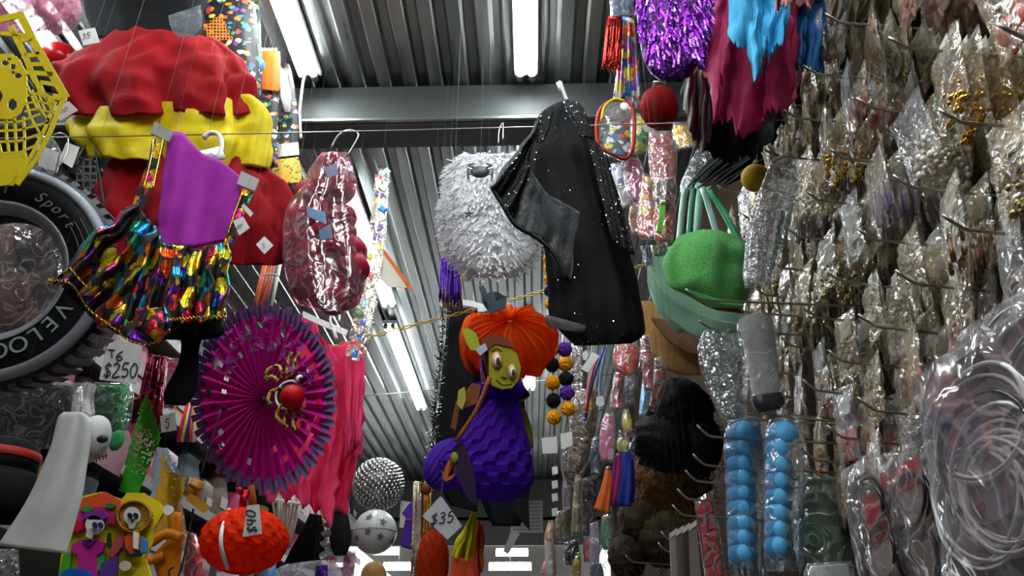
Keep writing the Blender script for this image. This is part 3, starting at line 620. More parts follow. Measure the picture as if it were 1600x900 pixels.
film_bag('foil_pack', 'green foil pack in clear film under the price tag', [(148, 596, 205, 600), (140, 620, 208, 625), (145, 680, 200, 680), (150, 725, 190, 725)], 2.1, foil('#2f8a48'), 4)
film_bag('clear_pack', 'dull clear pack hanging below the toy tyre', [(-30, 585, 128, 600), (-30, 630, 132, 640), (-10, 670, 120, 672), (0, 705, 100, 700)], 2.4, cloth('#26292b', .35), 41)
def fringe(name, label, poly_top, poly_bot, Y, mt, n=26, amp=.006, seed=0, cat='decoration', w=.003, jit=.15):
    rr = random.Random(seed); m = M(); t = thing(name, label, cat, W(poly_bot[0][0], max(p[1] for p in poly_bot), Y))
    for i in range(n):
        u = (i + rr.random() * .8) / n; a, b = lin(poly_top, u), lin(poly_bot, min(1, max(0, u + rr.uniform(-.04, .04)))); L = 1 + rr.uniform(-jit, jit * .3)
        y0 = Y + rr.uniform(-.015, .015)
        m.tube([W(a[0] + (b[0] - a[0]) * v * L, a[1] + (b[1] - a[1]) * v * L, y0 + amp * math.sin(5 * v + i)) for v in (0, .25, .5, .75, 1)], w, 4)
    part('strands', m, mt, t); part('header', M().tube([W(p[0], p[1], Y) for p in poly_top], w * 2.2, 6), mt, t)
    cord(t, lin(poly_top, .5)[0], lin(poly_top, .5)[1], Y, NYLON)
    return t
fringe('foil_tassel', 'maroon foil tassel hanging behind the green pennant', [(232, 556), (262, 562)], [(208, 655), (252, 668)], 2.3, foil('#7a1230'), 26, seed=2, w=.004)
film_bag('foil_pack', 'hot pink wrapped pack beside the black sleeve', [(258, 560, 282, 560), (258, 590, 284, 590), (248, 640, 276, 640)], 2.5, cloth('#d81c70', .5), 6)
t = thing('fan_sticks', 'bundle of yellow, purple and orange paper sticks behind the black sleeve', 'decoration', W(290, 690, 2.2))
for k, (x0, x1, h) in enumerate(((296, 278, '#e8305a'), (298, 284, '#e8d860'), (300, 290, '#4a3aa0'), (302, 297, '#f0683a'), (304, 303, '#f0e8c8'))): part('stick', ptube([(x0, 620), (x1, 690)], 2.2 + k * .004, 3.2, smooth=1), cloth(h, .6), t)
cord(t, 299, 622, 2.2, NYLON)
price_tag([(250, 650), (274, 644), (276, 672), (252, 676)], 2.25, 'grey card tag among the tassels and paper sticks', [('5', 258, 668, (10, 0), (0, 14), .7)], mt=paper('#a9a39c'))
# pennants
PG = [(229, 612), (238, 640), (251, 684), (240, 712), (216, 776), (186, 768), (198, 716), (212, 660)]
t = thing('paper_pennant', 'bright green punched paper pennant beside the white ghost', 'pennant', W(215, 775, 1.72), 'punched paper pennants')
part('punched_paper', lattice(PG, 1.72, 3.4, .55, .0015, 4, lambda x, y: 1.72 + .012 * math.sin(x * .12), lambda x, y: y > 740 or (x < 206 and y > 715), 22), cloth('#3fae2c', .6), t, smooth=False)
cord(t, 230, 613, 1.72, NYLON)
PY = [(254, 708), (266, 735), (292, 748), (262, 838), (240, 850), (236, 800), (248, 750)]
t = thing('paper_pennant', 'ochre punched paper pennant above the skeleton cutouts', 'pennant', W(262, 848, 1.8), 'punched paper pennants')
part('punched_paper', lattice(PY, 1.8, 3.4, .16, .0015, 5, lambda x, y: 1.8 + .01 * math.sin(x * .15), None, 24), cloth('#c99a1c', .5), t, smooth=False)
cord(t, 254, 710, 1.8, NYLON)
t = thing('paper_pennant', 'narrow grey blue paper pennant behind the ochre one', 'pennant', W(262, 848, 1.95), 'punched paper pennants')
part('punched_paper', lattice([(246, 700), (262, 700), (288, 760), (270, 838), (232, 790)], 1.95, 4, .08, .0015, 5, None, None, 24), cloth('#9fb0c4', .6), t, smooth=False)
cord(t, 254, 702, 1.95, NYLON)
# pink tag sheet
price_tag([(150, 690), (168, 676), (200, 672), (206, 690), (186, 745), (160, 730), (140, 715)], 1.95, 'pink card tag between the ghost and the green pennant', [], mt=paper('#d3a3ad'))
t = thing('paper_flower', 'small green paper cutout hanging before the pink card', 'decoration', W(182, 702, 1.9))
part('petals', M().ball(W(182, 688, 1.9), 10 * PX(182, 690, 1.9), .006, 14 * PX(182, 690, 1.9), 18, 8, lambda p, q, i, j: 1 + .25 * math.sin(5 * p)), cloth('#3f9a5a', .6), t); cord(t, 182, 676, 1.9, NYLON)
# ghost
t = thing('cloth_ghost', 'white draped cloth ghost hanging beside the black hat', 'decoration', W(60, 862, 1.3))
GH = cloth('#c9c7c2', .5, .25, 25, .2, .08, .2)
part('drape', drape([(100, 644, 128, 644), (91, 652, 138, 652), (85, 670, 142, 668), (76, 702, 138, 706), (54, 752, 129, 760), (27, 802, 116, 812), (-4, 852, 100, 866)], 1.3, .4, amp=(.05, .13), k=3, n=80, m=36, wob=.06, seed=9), GH, t)
part('skull', M().ball(W(146, 686, 1.33), 27 * PX(146, 686, 1.33), 24 * PX(146, 686, 1.33), 38 * PX(146, 686, 1.33), 24, 18, lambda a, b, i, j: 1 - .10 * max(0, math.cos(b - 2.2) * math.cos(a))), cloth('#bfbdb9', .6, .1), t, label='white skull head looking aside')
ss = PX(158, 690, 1.3)
part('eye', M().ball(W(160, 686, 1.298), 9 * ss, 6 * ss, 6.5 * ss, 14, 10), INK, t, label='black eye hollow')
for q in range(4): part('tooth_line', ptube([(150 + q * 5, 708 - q), (151 + q * 5, 722 - q * 2)], 1.292, .9, 4), INK, t)
part('mouth_line', ptube([(148, 716), (158, 714), (168, 711)], 1.292, .9, 4), INK, t)
cord(t, 125, 645, 1.3, NYLON)
# hat
t = thing('felt_hat', 'black felt hat with a red band behind the white ghost', 'hat', W(10, 820, 1.55))
hs = PX(8, 720, 1.55); hc = W(0, 740, 1.55)
def lathe(c, prof, n=32, rot=None): return M().loft([[c + (rot @ Vector((r * math.cos(2 * math.pi * i / n), r * math.sin(2 * math.pi * i / n), z)) if rot else Vector((r * math.cos(2 * math.pi * i / n), r * math.sin(2 * math.pi * i / n), z))) for i in range(n)] for r, z in prof])
part('crown', lathe(hc, [(50 * hs, 0), (49 * hs, 25 * hs), (44 * hs, 45 * hs), (30 * hs, 52 * hs), (4 * hs, 53 * hs)]), cloth('#17181a', .8), t)
part('band', lathe(hc, [(50.5 * hs, 20 * hs), (51 * hs, 21 * hs), (50 * hs, 33 * hs), (47 * hs, 34 * hs)]), cloth('#9c2a20', .5), t)
part('brim', lathe(hc, [(50 * hs, 2 * hs), (70 * hs, -12 * hs), (78 * hs, -60 * hs), (72 * hs, -64 * hs), (60 * hs, -10 * hs), (48 * hs, -2 * hs)]), cloth('#131416', .85), t)
cord(t, 4, 692, 1.55, NYLON)
t = thing('sequin_strip', 'silver sequined strip in the lower corner below the ghost', 'decoration', W(12, 930, 1.35))
part('cloth', drape([(-15, 858, 28, 858), (-15, 890, 30, 890), (-10, 940, 30, 940)], 1.35, .3, seed=3), sequin('#8d8f90', '#ffffff', 260, .3), t)
# wooden rattle with black cord
t = thing('wooden_rattle', 'tan wooden rattle on a black cord beside the orange honeycomb pumpkin', 'toy', W(310, 800, 1.62))
WOOD = cloth('#b57b2a', .5, .1, 30, 0, .2, name='wood')
part('roller', M().tube([W(311, 750, 1.62), W(294, 776, 1.62)], 10 * PX(300, 760, 1.62), 14), WOOD, t); part('ring', M().tube([W(307, 757, 1.62), W(303, 763, 1.62)], 11.2 * PX(300, 760, 1.62), 14), plastic('#a06a20', .5), t)
part('block', M().loft([[W(x, y, 1.62 + d) for x, y, d in ((289, 780, -.02), (298, 770, -.02), (298, 770, .02), (289, 780, .02))], [W(x, y, 1.62 + d) for x, y, d in ((318, 802, -.02), (329, 792, -.02), (329, 792, .02), (318, 802, .02))]]), cloth('#a87a1c', .5, .1, 30, 0, .2, name='wood'), t, smooth=False)
part('cord', ptube([(345, 640), (330, 690), (312, 745)], 1.62, 1.6), INK, t); part('cord', ptube([(302, 795), (292, 850), (280, 898), (268, 905), (264, 892), (272, 886)], 1.62, 1.6), INK, t)
cord(t, 345, 641, 1.62, INK)
# skeleton cutouts
t = thing('cutout_sign', 'painted foam cutout of two dressed skeletons, one with flowered hat, one with sombrero', 'decoration', W(180, 930, 1.5))
E = lambda *a, **k: disc(*a, **k)
def P_(nm, poly, h, d=0, lb=None): return part(nm, plate(poly, 1.5 - .004 * d, .006), cloth(h, .6, .05, 40, 0, .06), t, lb, smooth=False)
def D_(nm, cx, cy_, rx, ry, h, d=0, lb=None): return part(nm, disc(cx, cy_, rx, ry, 1.5 - .004 * d, .006, 22), cloth(h, .6, .05, 40, 0, .06), t, lb, smooth=False)
P_('backing', [(108, 790), (125, 776), (160, 768), (190, 780), (198, 770), (225, 770), (250, 786), (256, 800), (240, 826), (236, 850), (226, 872), (236, 900), (232, 930), (88, 930), (95, 870), (104, 830)], '#d8c020')
P_('hat_brim', [(112, 800), (130, 778), (165, 768), (188, 782), (186, 800), (172, 812), (140, 806), (118, 812)], '#d2502a', 1)
P_('shawl', [(108, 835), (112, 805), (135, 792), (168, 792), (182, 806), (178, 822), (140, 812), (128, 830)], '#b8307a', 2); D_('rose', 118, 822, 11, 9, '#c02030', 3); D_('rose', 180, 812, 9, 8, '#b02848', 3); D_('leaf', 136, 795, 9, 5, '#3a8a3a', 3); D_('leaf', 172, 790, 8, 4, '#2f7a34', 3); P_('hat_band', [(128, 808), (134, 800), (162, 798), (168, 808), (160, 812), (140, 812)], '#7a3490', 4)
D_('skull', 147, 820, 14, 15, '#d8d6d0', 4); P_('jaw', [(136, 826), (146, 826), (142, 842), (134, 838)], '#cfcdc6', 5)
for x in (147, 156): D_('eye', x, 820, 3.2, 4.5, '#2a3a6a', 6)
P_('dress', [(112, 852), (126, 843), (152, 843), (164, 848), (160, 862), (150, 868), (152, 930), (118, 930), (122, 866), (110, 862)], '#c02a8a', 3); P_('collar', [(128, 844), (150, 844), (139, 854)], '#5a2a90', 4)
P_('leaf', [(92, 900), (98, 868), (112, 862), (108, 890), (96, 930)], '#4aa030', 2); P_('leaf', [(150, 892), (148, 868), (164, 864), (162, 890)], '#3f9a48', 2); P_('bottle', [(166, 850), (168, 832), (171, 832), (173, 850), (172, 856), (166, 856)], '#223a2a', 4)
m = M(); Y0 = 1.5 - .012
for i in range(30):
    a, b = 2 * math.pi * i / 30, 2 * math.pi * (i + 1) / 30
    m.prism([W(209 + r * math.cos(q) * 29, 807 + r * math.sin(q) * 27, Y0) for q, r in ((a, 1), (b, 1), (b, .4), (a, .4))], (0, .006, 0))
part('sombrero', m, cloth('#b8872c', .6, .2, 60, 0, .2), t); part('sombrero_roll', M().loft([[W(209 + (26 + 2.5 * math.cos(k)) * math.cos(a), 807 + (24 + 2.5 * math.cos(k)) * math.sin(a), Y0 - .004 + .004 * math.sin(k)) for k in (0, 1.57, 3.14, 4.71)] for a in [2 * math.pi * i / 32 for i in range(33)]], (0, 0)), cloth('#a06f22', .6, .2, 60, 0, .2), t)
D_('skull', 206, 806, 13, 14, '#d6d2c8', 4); P_('jaw', [(198, 812), (214, 812), (208, 826), (202, 826)], '#cbc7bc', 5)
for x in (202, 211): D_('eye', x, 805, 3.2, 4, '#22242a', 6)
D_('nose', 206, 813, 1.6, 2.4, '#22242a', 6)
P_('sleeve', [(182, 838), (196, 828), (192, 852), (176, 872), (168, 866)], '#b84a50', 3); P_('vest', [(194, 840), (204, 830), (220, 836), (216, 862), (204, 866), (196, 856)], '#d0522a', 4); P_('sash', [(190, 852), (204, 866), (220, 860), (220, 868), (198, 870)], '#232a38', 5); P_('tie', [(208, 830), (216, 832), (214, 858), (208, 856)], '#e0ddd2', 6)
P_('trousers', [(158, 880), (184, 868), (180, 930), (152, 930)], '#5a3a8a', 3); P_('bird', [(222, 838), (230, 846), (228, 862), (220, 866), (220, 848)], '#3a78b8', 5)
D_('skull', 262, 797, 8, 8, '#d8d4ca', 2); D_('blue_cap', 118, 900, 24, 12, '#1f5fc8', 8, 'blue rounded hat at the foot'); D_('skull', 195, 884, 9, 8, '#c9bf9a', 5)
# orange plush arm shapes
t = thing('plush_toy', 'orange satin plush with a raised arm beside the skeleton cutouts', 'toy', W(262, 930, 1.68))
OR = cloth('#d07a1c', .4, .3, 30, .2)
part('body', drape([(262, 800, 284, 800), (262, 840, 285, 838), (240, 868, 284, 868), (246, 900, 280, 900), (252, 935, 276, 935)], 1.68, .4, amp=(.03, .08), seed=6), OR, t)
part('arm', ptube([(285, 842), (262, 834), (236, 848)], 1.65, 8, 8), OR, t); part('arm', ptube([(255, 868), (236, 876), (222, 872)], 1.66, 7, 8), OR, t); cord(t, 272, 802, 1.68, NYLON)
film_bag('foil_pack', 'red foil wrapped pack beneath the honeycomb pumpkin', [(292, 830, 306, 834), (286, 870, 318, 870), (280, 935, 325, 935)], 1.9, foil('#c02030'), 9)
film_bag('foil_pack', 'orange pink film pack between the plush and the cord', [(272, 780, 284, 780), (268, 820, 290, 820), (272, 860, 296, 862)], 1.95, cloth('#d8785a', .4), 10)
# ================================================================== MIDDLE
# ---- purple rosette with spider clown
t = thing('paper_rosette', 'large purple pleated paper rosette with a red nosed spider at its centre', 'decoration', W(412, 772, 1.8))
fy = lambda x: 1.8 + .0011 * (412 - x)
def fp(a, r, d=0): 
    x = 412 + 112 * r * math.cos(a); y = 622 - 148 * r * math.sin(a); return W(x, y, fy(x) - d)
N = 38; rr = random.Random(5); holes = set()
for i in range(N * 2):
    for j in (7, 9, 10): 
        if rr.random() < .22: holes.add((i, j))
m = M(); J = 12; n2 = N * 2
vs = [fp(2 * math.pi * i / n2, .02 + .86 * j / J, (.02 if i % 2 else -.006) * (.3 + j / J)) for j in range(J + 1) for i in range(n2)]
fs = [(j * n2 + i, j * n2 + (i + 1) % n2, (j + 1) * n2 + (i + 1) % n2, (j + 1) * n2 + i) for j in range(J) for i in range(n2) if (i, j) not in holes]
m.add(vs, fs); part('pleated_disc', m, tissue('#dc1ca4'), t, smooth=False, solid=.0012)
m = M()
for i in range(N):
    a0 = 2 * math.pi * i / N; w0 = 2 * math.pi / N
    for da, r in ((0, 1.02), (.5, .97)):
        a = a0 + da * w0; m.add([fp(a, .84, .016), fp(a + w0 * .5, .84, -.002), fp(a + w0 * .55, r, .002), fp(a + w0 * .12, r + .015, .02)], [(0, 1, 2, 3)])
part('edge_trim', m, tissue('#8a669a'), t, smooth=False, solid=.0012)
m = M(); 
for i in range(90):
    a = rr.uniform(.1, 2.6); r = rr.uniform(.5, .86); p = fp(a, r, .02); q = [p + Vector((rr.uniform(-1, 1), rr.uniform(-.6, .2), rr.uniform(-1, 1))) * .014 for _ in range(4)]; m.add(q, [(0, 1, 2, 3)])
part('crumpled_petals', m, tissue('#b04aa8'), t, smooth=False, kind='stuff')
yb = 1.74
part('spider_body', M().ball(W(475, 592, yb), 14 * PX(475, 592, yb), None, 15 * PX(475, 592, yb)), plastic('#1b1620', .3), t)
part('face_ring', M().torus(W(452, 617, yb - .01), 21 * PX(452, 617, yb), .003, Matrix.Rotation(math.pi / 2, 3, 'X'), 24, 6, 1.1), WHITEP, t)
part('face', M().ball(W(452, 617, yb), 22 * PX(452, 617, yb), .012, 24 * PX(452, 617, yb)), plastic('#4a1420', .5), t)
part('nose', M().ball(W(457, 620, yb - .03), 19 * PX(457, 620, yb - .03), nu=20, nv=14), cloth('#b8141c', .5), t, label='red ball nose')
part('eye', M().ball(W(468, 591, yb - .025), 6 * PX(470, 590, yb), .004), WHITEP, t); part('pupil', M().ball(W(470, 592, yb - .03), 3.5 * PX(470, 590, yb), .003), INK, t)
for pts in ([(448, 590), (450, 565), (456, 550)], [(456, 588), (462, 562), (470, 552)], [(436, 596), (424, 588), (416, 594)], [(440, 606), (424, 612), (418, 626), (426, 632)], [(482, 608), (494, 612), (505, 606)], [(480, 616), (492, 622), (500, 616)], [(470, 632), (474, 650), (470, 664)], [(482, 628), (486, 650), (476, 662)], [(450, 640), (444, 660), (450, 668)], [(440, 632), (432, 650), (446, 664)], [(440, 590), (436, 572), (418, 578), (414, 592)], [(460, 640), (458, 664), (462, 672)]):
    part('spider_leg', ptube(pts, yb - .012, 3.0, 6), pattern('#141014', ('#c8b020', '#d8c030', '#b09a18'), 90, .55, .5), t)
cord(t, 412, 478, 1.81, NYLON)
# ---- hot pink dress with jagged hem
t = thing('costume_dress', 'hot pink costume dress with a jagged hem on a white hanger', 'dress', W(500, 820, 2.95))
HP = cloth('#ff5588', .8, .25, 40, .3, .06, .42)
bot = [(405, 762), (413, 768), (424, 790), (436, 768), (446, 790), (460, 772), (470, 796), (484, 782), (494, 806), (502, 790), (514, 826), (526, 792), (538, 804), (548, 770), (556, 716), (562, 712)]
part('gown', curtain([(470, 492), (480, 506), (505, 535), (520, 540), (552, 532), (562, 546), (570, 550)], bot, 2.95, 110, 40, .035, 4, 8, .25), HP, t, solid=.003)
part('sleeve_drape', curtain([(472, 492), (490, 498), (505, 530)], [(492, 560), (512, 600), (530, 562)], 2.88, 30, 14, .02, 2, 2), HP, t, solid=.003)
part('tattered_panel', curtain([(535, 545), (552, 548), (570, 552)], [(540, 722), (550, 705), (566, 690)], 2.86, 24, 14, .02, 2, 3), HP, t, solid=.003)
part('hanger', strip([(472, 490), (500, 503), (542, 520)], 9, 2.82, .008), WHITEP, t, smooth=False)
part('hook', ptube([(520, 512), (516, 500), (520, 490), (530, 492), (530, 502)], 2.82, 2.2), WHITEP, t); part('strut', ptube([(520, 512), (526, 530)], 2.82, 3), WHITEP, t)
cord(t, 524, 490, 2.82, NYLON)
# ---- bag of red balls
t = thing('clear_bag', 'clear bag of red balls on a wire hanger below the beam', 'bag', W(520, 478, 1.86))
part('film', drape([(503, 238, 542, 238), (486, 262, 552, 262), (468, 292, 558, 288), (448, 325, 564, 318), (443, 370, 570, 362), (448, 430, 572, 422), (468, 474, 558, 474), (510, 488, 536, 488)], 1.89, .35, depth=.085, amp=(.04, .08), k=6, wob=.06, seed=4), film('#f0b4c6', .13, .6, 11, .36), t)
part('hanger_hook', ptube([(517, 232), (528, 212), (546, 203), (560, 210), (552, 228), (542, 244)], 1.62, 1.5), STEEL, t); part('hanger_wire', M().tube([W(517, 232, 1.62), W(520, 246, 1.86)], .0012, 5), STEEL, t); part('hanger_wire', M().tube([W(542, 244, 1.62), W(536, 250, 1.86)], .0012, 5), STEEL, t)
part('paper_band', drape([(478, 322, 508, 332), (480, 338, 510, 350)], 1.8, .2, seed=3), paper('#7d9ac0'), t, label='blue and white paper band'); part('paper_band', drape([(498, 360, 516, 350), (500, 375, 520, 372)], 1.79, .2, seed=5), paper('#6d7f9a'), t); part('paper_band', quad([(508, 262), (524, 255), (530, 272), (512, 278)], 1.77), paper('#8d8aa8'), t, smooth=False)
spots = [(520, 262), (504, 292), (530, 296), (482, 304), (472, 338), (504, 330), (535, 338), (470, 372), (502, 368), (532, 365), (482, 400), (516, 398), (545, 395), (472, 405), (494, 428), (528, 425), (550, 420), (480, 440), (508, 450), (536, 448), (520, 466)]
b0 = None; side = ('uppermost in the bag', 'on the second layer', 'on the second layer beside the seam', 'high by the bag edge')
for i, (x, y) in enumerate(spots):
    Yb = 1.90 + (.014 if i % 2 else -.008); p = W(x, y, Yb)
    if b0 is None:
        o = solo('foam_ball', M().ball(p, 25 * PX(x, y, Yb), nu=18, nv=12, fn=lambda a, b, i, j: 1 + .03 * math.sin(5 * b) * math.cos(3 * a)), cloth('#a01634', .5, .2, 60, .1, .15), 'soft red ball, uppermost in the clear bag below the beam', 'ball', 'red balls in the clear bag'); b0 = o; base = p
    else:
        o = b0.copy(); COL.objects.link(o); o.location = b0.location + (p - base); k = R.uniform(.85, 1.08); o.scale = (k, k, k); o.rotation_euler = (0, 0, R.uniform(0, 6)); o['label'] = 'soft red ball, %s from the top in the clear bag' % ORD[i]
# ---- white fringed pinata
t = thing('fringed_pinata', 'white fringed paper pinata with a black crab and star stickers', 'pinata', W(760, 435, 2.35))
rows = [(728, 242, 800, 240), (702, 262, 828, 258), (694, 305, 836, 300), (690, 330, 838, 330), (692, 365, 840, 360), (706, 405, 835, 402), (738, 434, 800, 434)]
part('body', drape(rows, 2.35, .42, amp=(0, .01), k=3, n=40, m=20, wob=.02, seed=1), paper('#dcdcdc'), t)
m = M(); rr = random.Random(3)
for j in range(30):
    tt = (j + .5) / 30; xl, yl, xr, yr = cr(rows, tt); A, B = W(xl, yl, 2.35), W(xr, yr, 2.35); C = (A + B) / 2; a = (B - A) / 2; bb = ray((xl + xr) / 2, (yl + yr) / 2).normalized() * (-a.length * .42)
    for i in range(64):
        th = math.pi * (i + rr.random()) / 64 * 1.2 - .3; p = C + a * math.cos(th) + bb * math.sin(th) + Vector((0, 0, rr.uniform(-.012, .012))); n_ = (a.normalized() * math.cos(th) + bb.normalized() * math.sin(th)); tg = Vector((-n_.y, n_.x, 0)) * .005
        q = p + n_ * rr.uniform(.008, .026) + Vector((rr.uniform(-.008, .008), 0, rr.uniform(-.022, .012))) + tg * rr.uniform(-1, 1); m.add([p - tg, p + tg, q + tg * .6, q - tg * .6], [(0, 1, 2, 3)])
part('paper_fringe', m, paper('#ececef'), t, smooth=False, kind='stuff')
yc = W(750, 268, 2.35).y - .17
cm = M(); disc(750, 268, 15, 9, 2.14, .004, 18, cm)
for sgn in (-1, 1):
    for k in range(3): ptube([(750 + sgn * 12, 266 + 3 * k), (750 + sgn * 20, 264 + 5 * k), (750 + sgn * 17, 274 + 5 * k)], 2.14, 1.0, 4, cm)
    ptube([(750 + sgn * 10, 262), (750 + sgn * 18, 258), (750 + sgn * 10, 256)], 2.14, 1.6, 4, cm)
part('crab_sticker', cm, plastic('#3a3d42', .6), t)
def starpoly(cx, cy_, r, n=5, q=.42, a0=90): return [(cx + (r if i % 2 == 0 else r * q) * math.cos(math.radians(a0 + 180 * i / n)), cy_ - (r if i % 2 == 0 else r * q) * math.sin(math.radians(a0 + 180 * i / n))) for i in range(2 * n)]
part('star_sticker', plate(starpoly(732, 334, 8, 5, .3), 2.12, .003), INK, t, smooth=False)
for i in range(22): 
    x, y = rr.uniform(694, 735), rr.uniform(330, 425); part('dot_sticker', plate(starpoly(x, y, 1.8, 4, .5), 2.22 - (x - 694) * .0016, .002), plastic('#4a4548', .6), t, smooth=False)
part('hook', ptube([(779, 228), (780, 205), (786, 192), (786, 225)], 1.62, 1.1), STEEL, t); part('string', M().tube([W(779, 228, 1.62), W(770, 246, 2.35)], .0009, 5), NYLON, t)
# ---- black sequined dress
t = thing('sequined_gown', 'black sequined gown with a dangling sleeve on a white hook', 'dress', W(925, 540, 1.55))
SQ, SQ2 = sequin('#070809', '#e8f0ff', 420, .02, .7), sequin('#0c0e11', '#f4f8ff', 380, .13, .6)
part('gown', drape([(872, 158, 900, 158), (846, 176, 912, 172), (834, 200, 925, 215), (818, 250, 944, 262), (828, 310, 962, 325), (846, 370, 980, 385), (856, 430, 994, 440), (858, 485, 1003, 495), (868, 512, 1004, 520), (900, 540, 985, 536)], 1.55, .3, amp=(.03, .07), k=6, n=84, m=44, wob=.05, seed=21), SQ, t)
part('sequin_panel', curtain([(918, 215), (935, 225), (950, 245)], [(955, 372), (975, 392), (992, 400)], 1.47, 16, 20, .006, 1, 2), SQ2, t, solid=.002)
part('sleeve', curtain([(846, 182), (836, 215), (824, 262)], [(768, 292), (784, 318), (806, 352)], 1.46, 24, 20, .016, 2, 5, .3), SQ2, t, solid=.002, label='black sleeve hanging aside')
part('sleeve_cuff', ptube([(768, 292), (776, 306), (784, 318), (806, 352), (840, 372), (868, 400), (888, 440)], 1.45, 3.5), BLACKSAT, t)
part('chiffon_panel', curtain([(824, 262), (850, 300), (905, 330)], [(806, 352), (848, 374), (890, 440)], 1.462, 30, 20, .012, 2, 7), sheer('#1a1c20', .85), t, solid=.0015)
part('shoulder_fold', drape([(850, 172, 864, 164), (838, 186, 866, 176), (832, 204, 858, 204), (836, 222, 846, 224)], 1.47, .25, amp=(.05, .12), k=4, wob=.1, seed=6), SQ2, t); part('shoulder_fold', drape([(884, 160, 904, 160), (884, 172, 912, 172), (894, 190, 920, 192), (906, 214, 926, 216)], 1.47, .25, amp=(.05, .12), k=4, wob=.1, seed=7), SQ2, t)
part('hem_band', drape([(852, 492, 915, 508), (850, 498, 914, 516), (858, 512, 906, 520)], 1.47, .2, seed=8), cloth('#5a5254', .4), t, label='satin lining turned out at the hem')
part('hook', ptube([(886, 158), (882, 148), (874, 128)], 1.5, 3.2), plastic('#dfe0e0', .15), t); part('hook_tip', M().box(W(876, 136, 1.5), 9 * PX(876, 136, 1.5), .004, 20 * PX(876, 136, 1.5), Matrix.Rotation(-.25, 3, 'Y')), plastic('#f2f2f2', .2), t)
cord(t, 874, 129, 1.5, NYLON)
# ---- black trousers, tinsel garland
t = thing('black_trousers', 'black cloth costume trousers on a white clip hanger behind the paper witch', 'clothes', W(740, 800, 3.0))
for lb, rw, sd in (('left', [(698, 478, 745, 482), (696, 520, 746, 520), (688, 600, 742, 600), (680, 680, 735, 690), (690, 760, 745, 770), (705, 790, 745, 800)], 1), ('right', [(730, 480, 792, 490), (732, 520, 800, 520), (735, 600, 815, 600), (742, 690, 825, 690), (745, 760, 825, 780), (770, 822, 812, 822)], 2)):
    part('trouser_leg', drape(rw, 3.0 + sd * .05, .25, amp=(.04, .1), k=5, n=48, m=24, seed=sd), cloth('#15181b', .8), t)
part('hanger', strip([(700, 470), (735, 474), (766, 483)], 9, 2.95, .01), WHITEP, t, smooth=False); part('clip', M().box(W(717, 474, 2.93), .03, .02, .02), STEEL, t, smooth=False); part('clip', M().box(W(752, 484, 2.93), .03, .02, .03), WHITEP, t, smooth=False)
cord(t, 735, 472, 2.95, NYLON)
part('torn_point', plate([(795, 778), (826, 778), (828, 830), (810, 808)], 3.0, .004), cloth('#17181c', .8), t, smooth=False)
t = thing('tinsel_garland', 'black and silver tinsel garland hanging beside the black trousers', 'garland', W(672, 760, 2.9))
m = M(); m2 = M(); rr = random.Random(8)
for i in range(420):
    u = i / 420; p = W(*cr([(692, 480), (690, 540), (682, 620), (676, 690), (668, 770)], u), 2.9); d = Vector((rr.uniform(-1, 1), rr.uniform(-1, 1), rr.uniform(-.6, .6))).normalized() * rr.uniform(.02, .04); e = d.orthogonal().normalized() * .003
    (m if i % 3 else m2).add([p - e, p + e, p + d + e * .4, p + d - e * .4], [(0, 1, 2, 3)])
part('tinsel', m, foil('#2a2d30', .25), t, kind='stuff'); part('tinsel', m2, foil('#d0d4d6', .2), t, kind='stuff', label='silver tinsel'); cord(t, 692, 480, 2.9, INK, r=.002)
fringe('tinsel_tuft', 'purple and gold tinsel tuft below the white pinata', [(690, 405), (715, 408)], [(686, 470), (722, 478)], 2.7, foil('#5a2aa0'), 30, seed=4, w=.0035)
fringe('tinsel_tuft', 'gold tinsel tuft just below the purple one', [(698, 425), (720, 428)], [(692, 480), (724, 485)], 2.75, foil('#d09a30'), 24, seed=5, w=.0035)
# ---- honeycomb helper
def honey(cx, cy_, rxp, ryp, Y, nseg=56, nr=26, dimp=.05, depth=None, a0=0, a1=2 * math.pi, seed=0, zsq=None, tiltpx=0):
    s = PX(cx, cy_, Y); c = W(cx, cy_, Y)
    def fn(ph, th, i, j): return 1 - dimp * (1 if ((i // 2 + j // 2) % 2) else 0) - .02 * (i % 2)
    return M().ball(c, rxp * s, depth or rxp * s, ryp * s, nseg, nr, fn)
# ---- paper witch
t = thing('paper_witch', 'hanging paper witch with orange honeycomb hair and purple honeycomb gown', 'decoration', W(755, 785, 2.1))
ORG, PUR = tissue('#f0621a'), tissue('#5a20b8')
part('hair', M().ball(W(798, 535, 2.1), 70 * PX(798, 535, 2.1), 62 * PX(798, 535, 2.1), .1, 72, 26, lambda p, q, i, j: 1 + .03 * (-1) ** i + .05 * math.sin(13 * p) * math.sin(q) + .04 * math.sin(7 * p + 1), Matrix.Rotation(1.3, 3, 'X')), ORG, t, smooth=False)
part('hair', M().ball(W(742, 535, 2.14), 24 * PX(742, 535, 2.1), .06, 48 * PX(742, 535, 2.1), 40, 22, lambda p, q, i, j: 1 + .04 * (-1) ** i + .05 * math.sin(7 * p + 4 * q)), ORG, t, smooth=False, label='smaller lobe of orange hair behind the hand')
c2 = lambda h: cloth(h, .55, .05, 40, 0, .06)
def Q(nm, poly, h, d, lb=None): return part(nm, plate(poly, 1.94 - .004 * d, .005), c2(h), t, lb, smooth=False)
Q('fringe_hair', [(753, 528), (775, 522), (796, 530), (806, 545), (790, 541), (774, 537), (764, 546), (763, 596), (752, 598)], '#7a3414', 1)
Q('face', [(760, 546), (772, 536), (792, 540), (808, 553), (814, 575), (810, 594), (800, 606), (784, 608), (768, 602), (761, 588)], '#a09a1a', 0); Q('nose', [(786, 572), (792, 574), (791, 590), (783, 588)], '#8f8a14', 1.5); part('mouth', ptube([(776, 594), (786, 602), (800, 600)], 1.93, 1.1), c2('#5a2a14'), t)
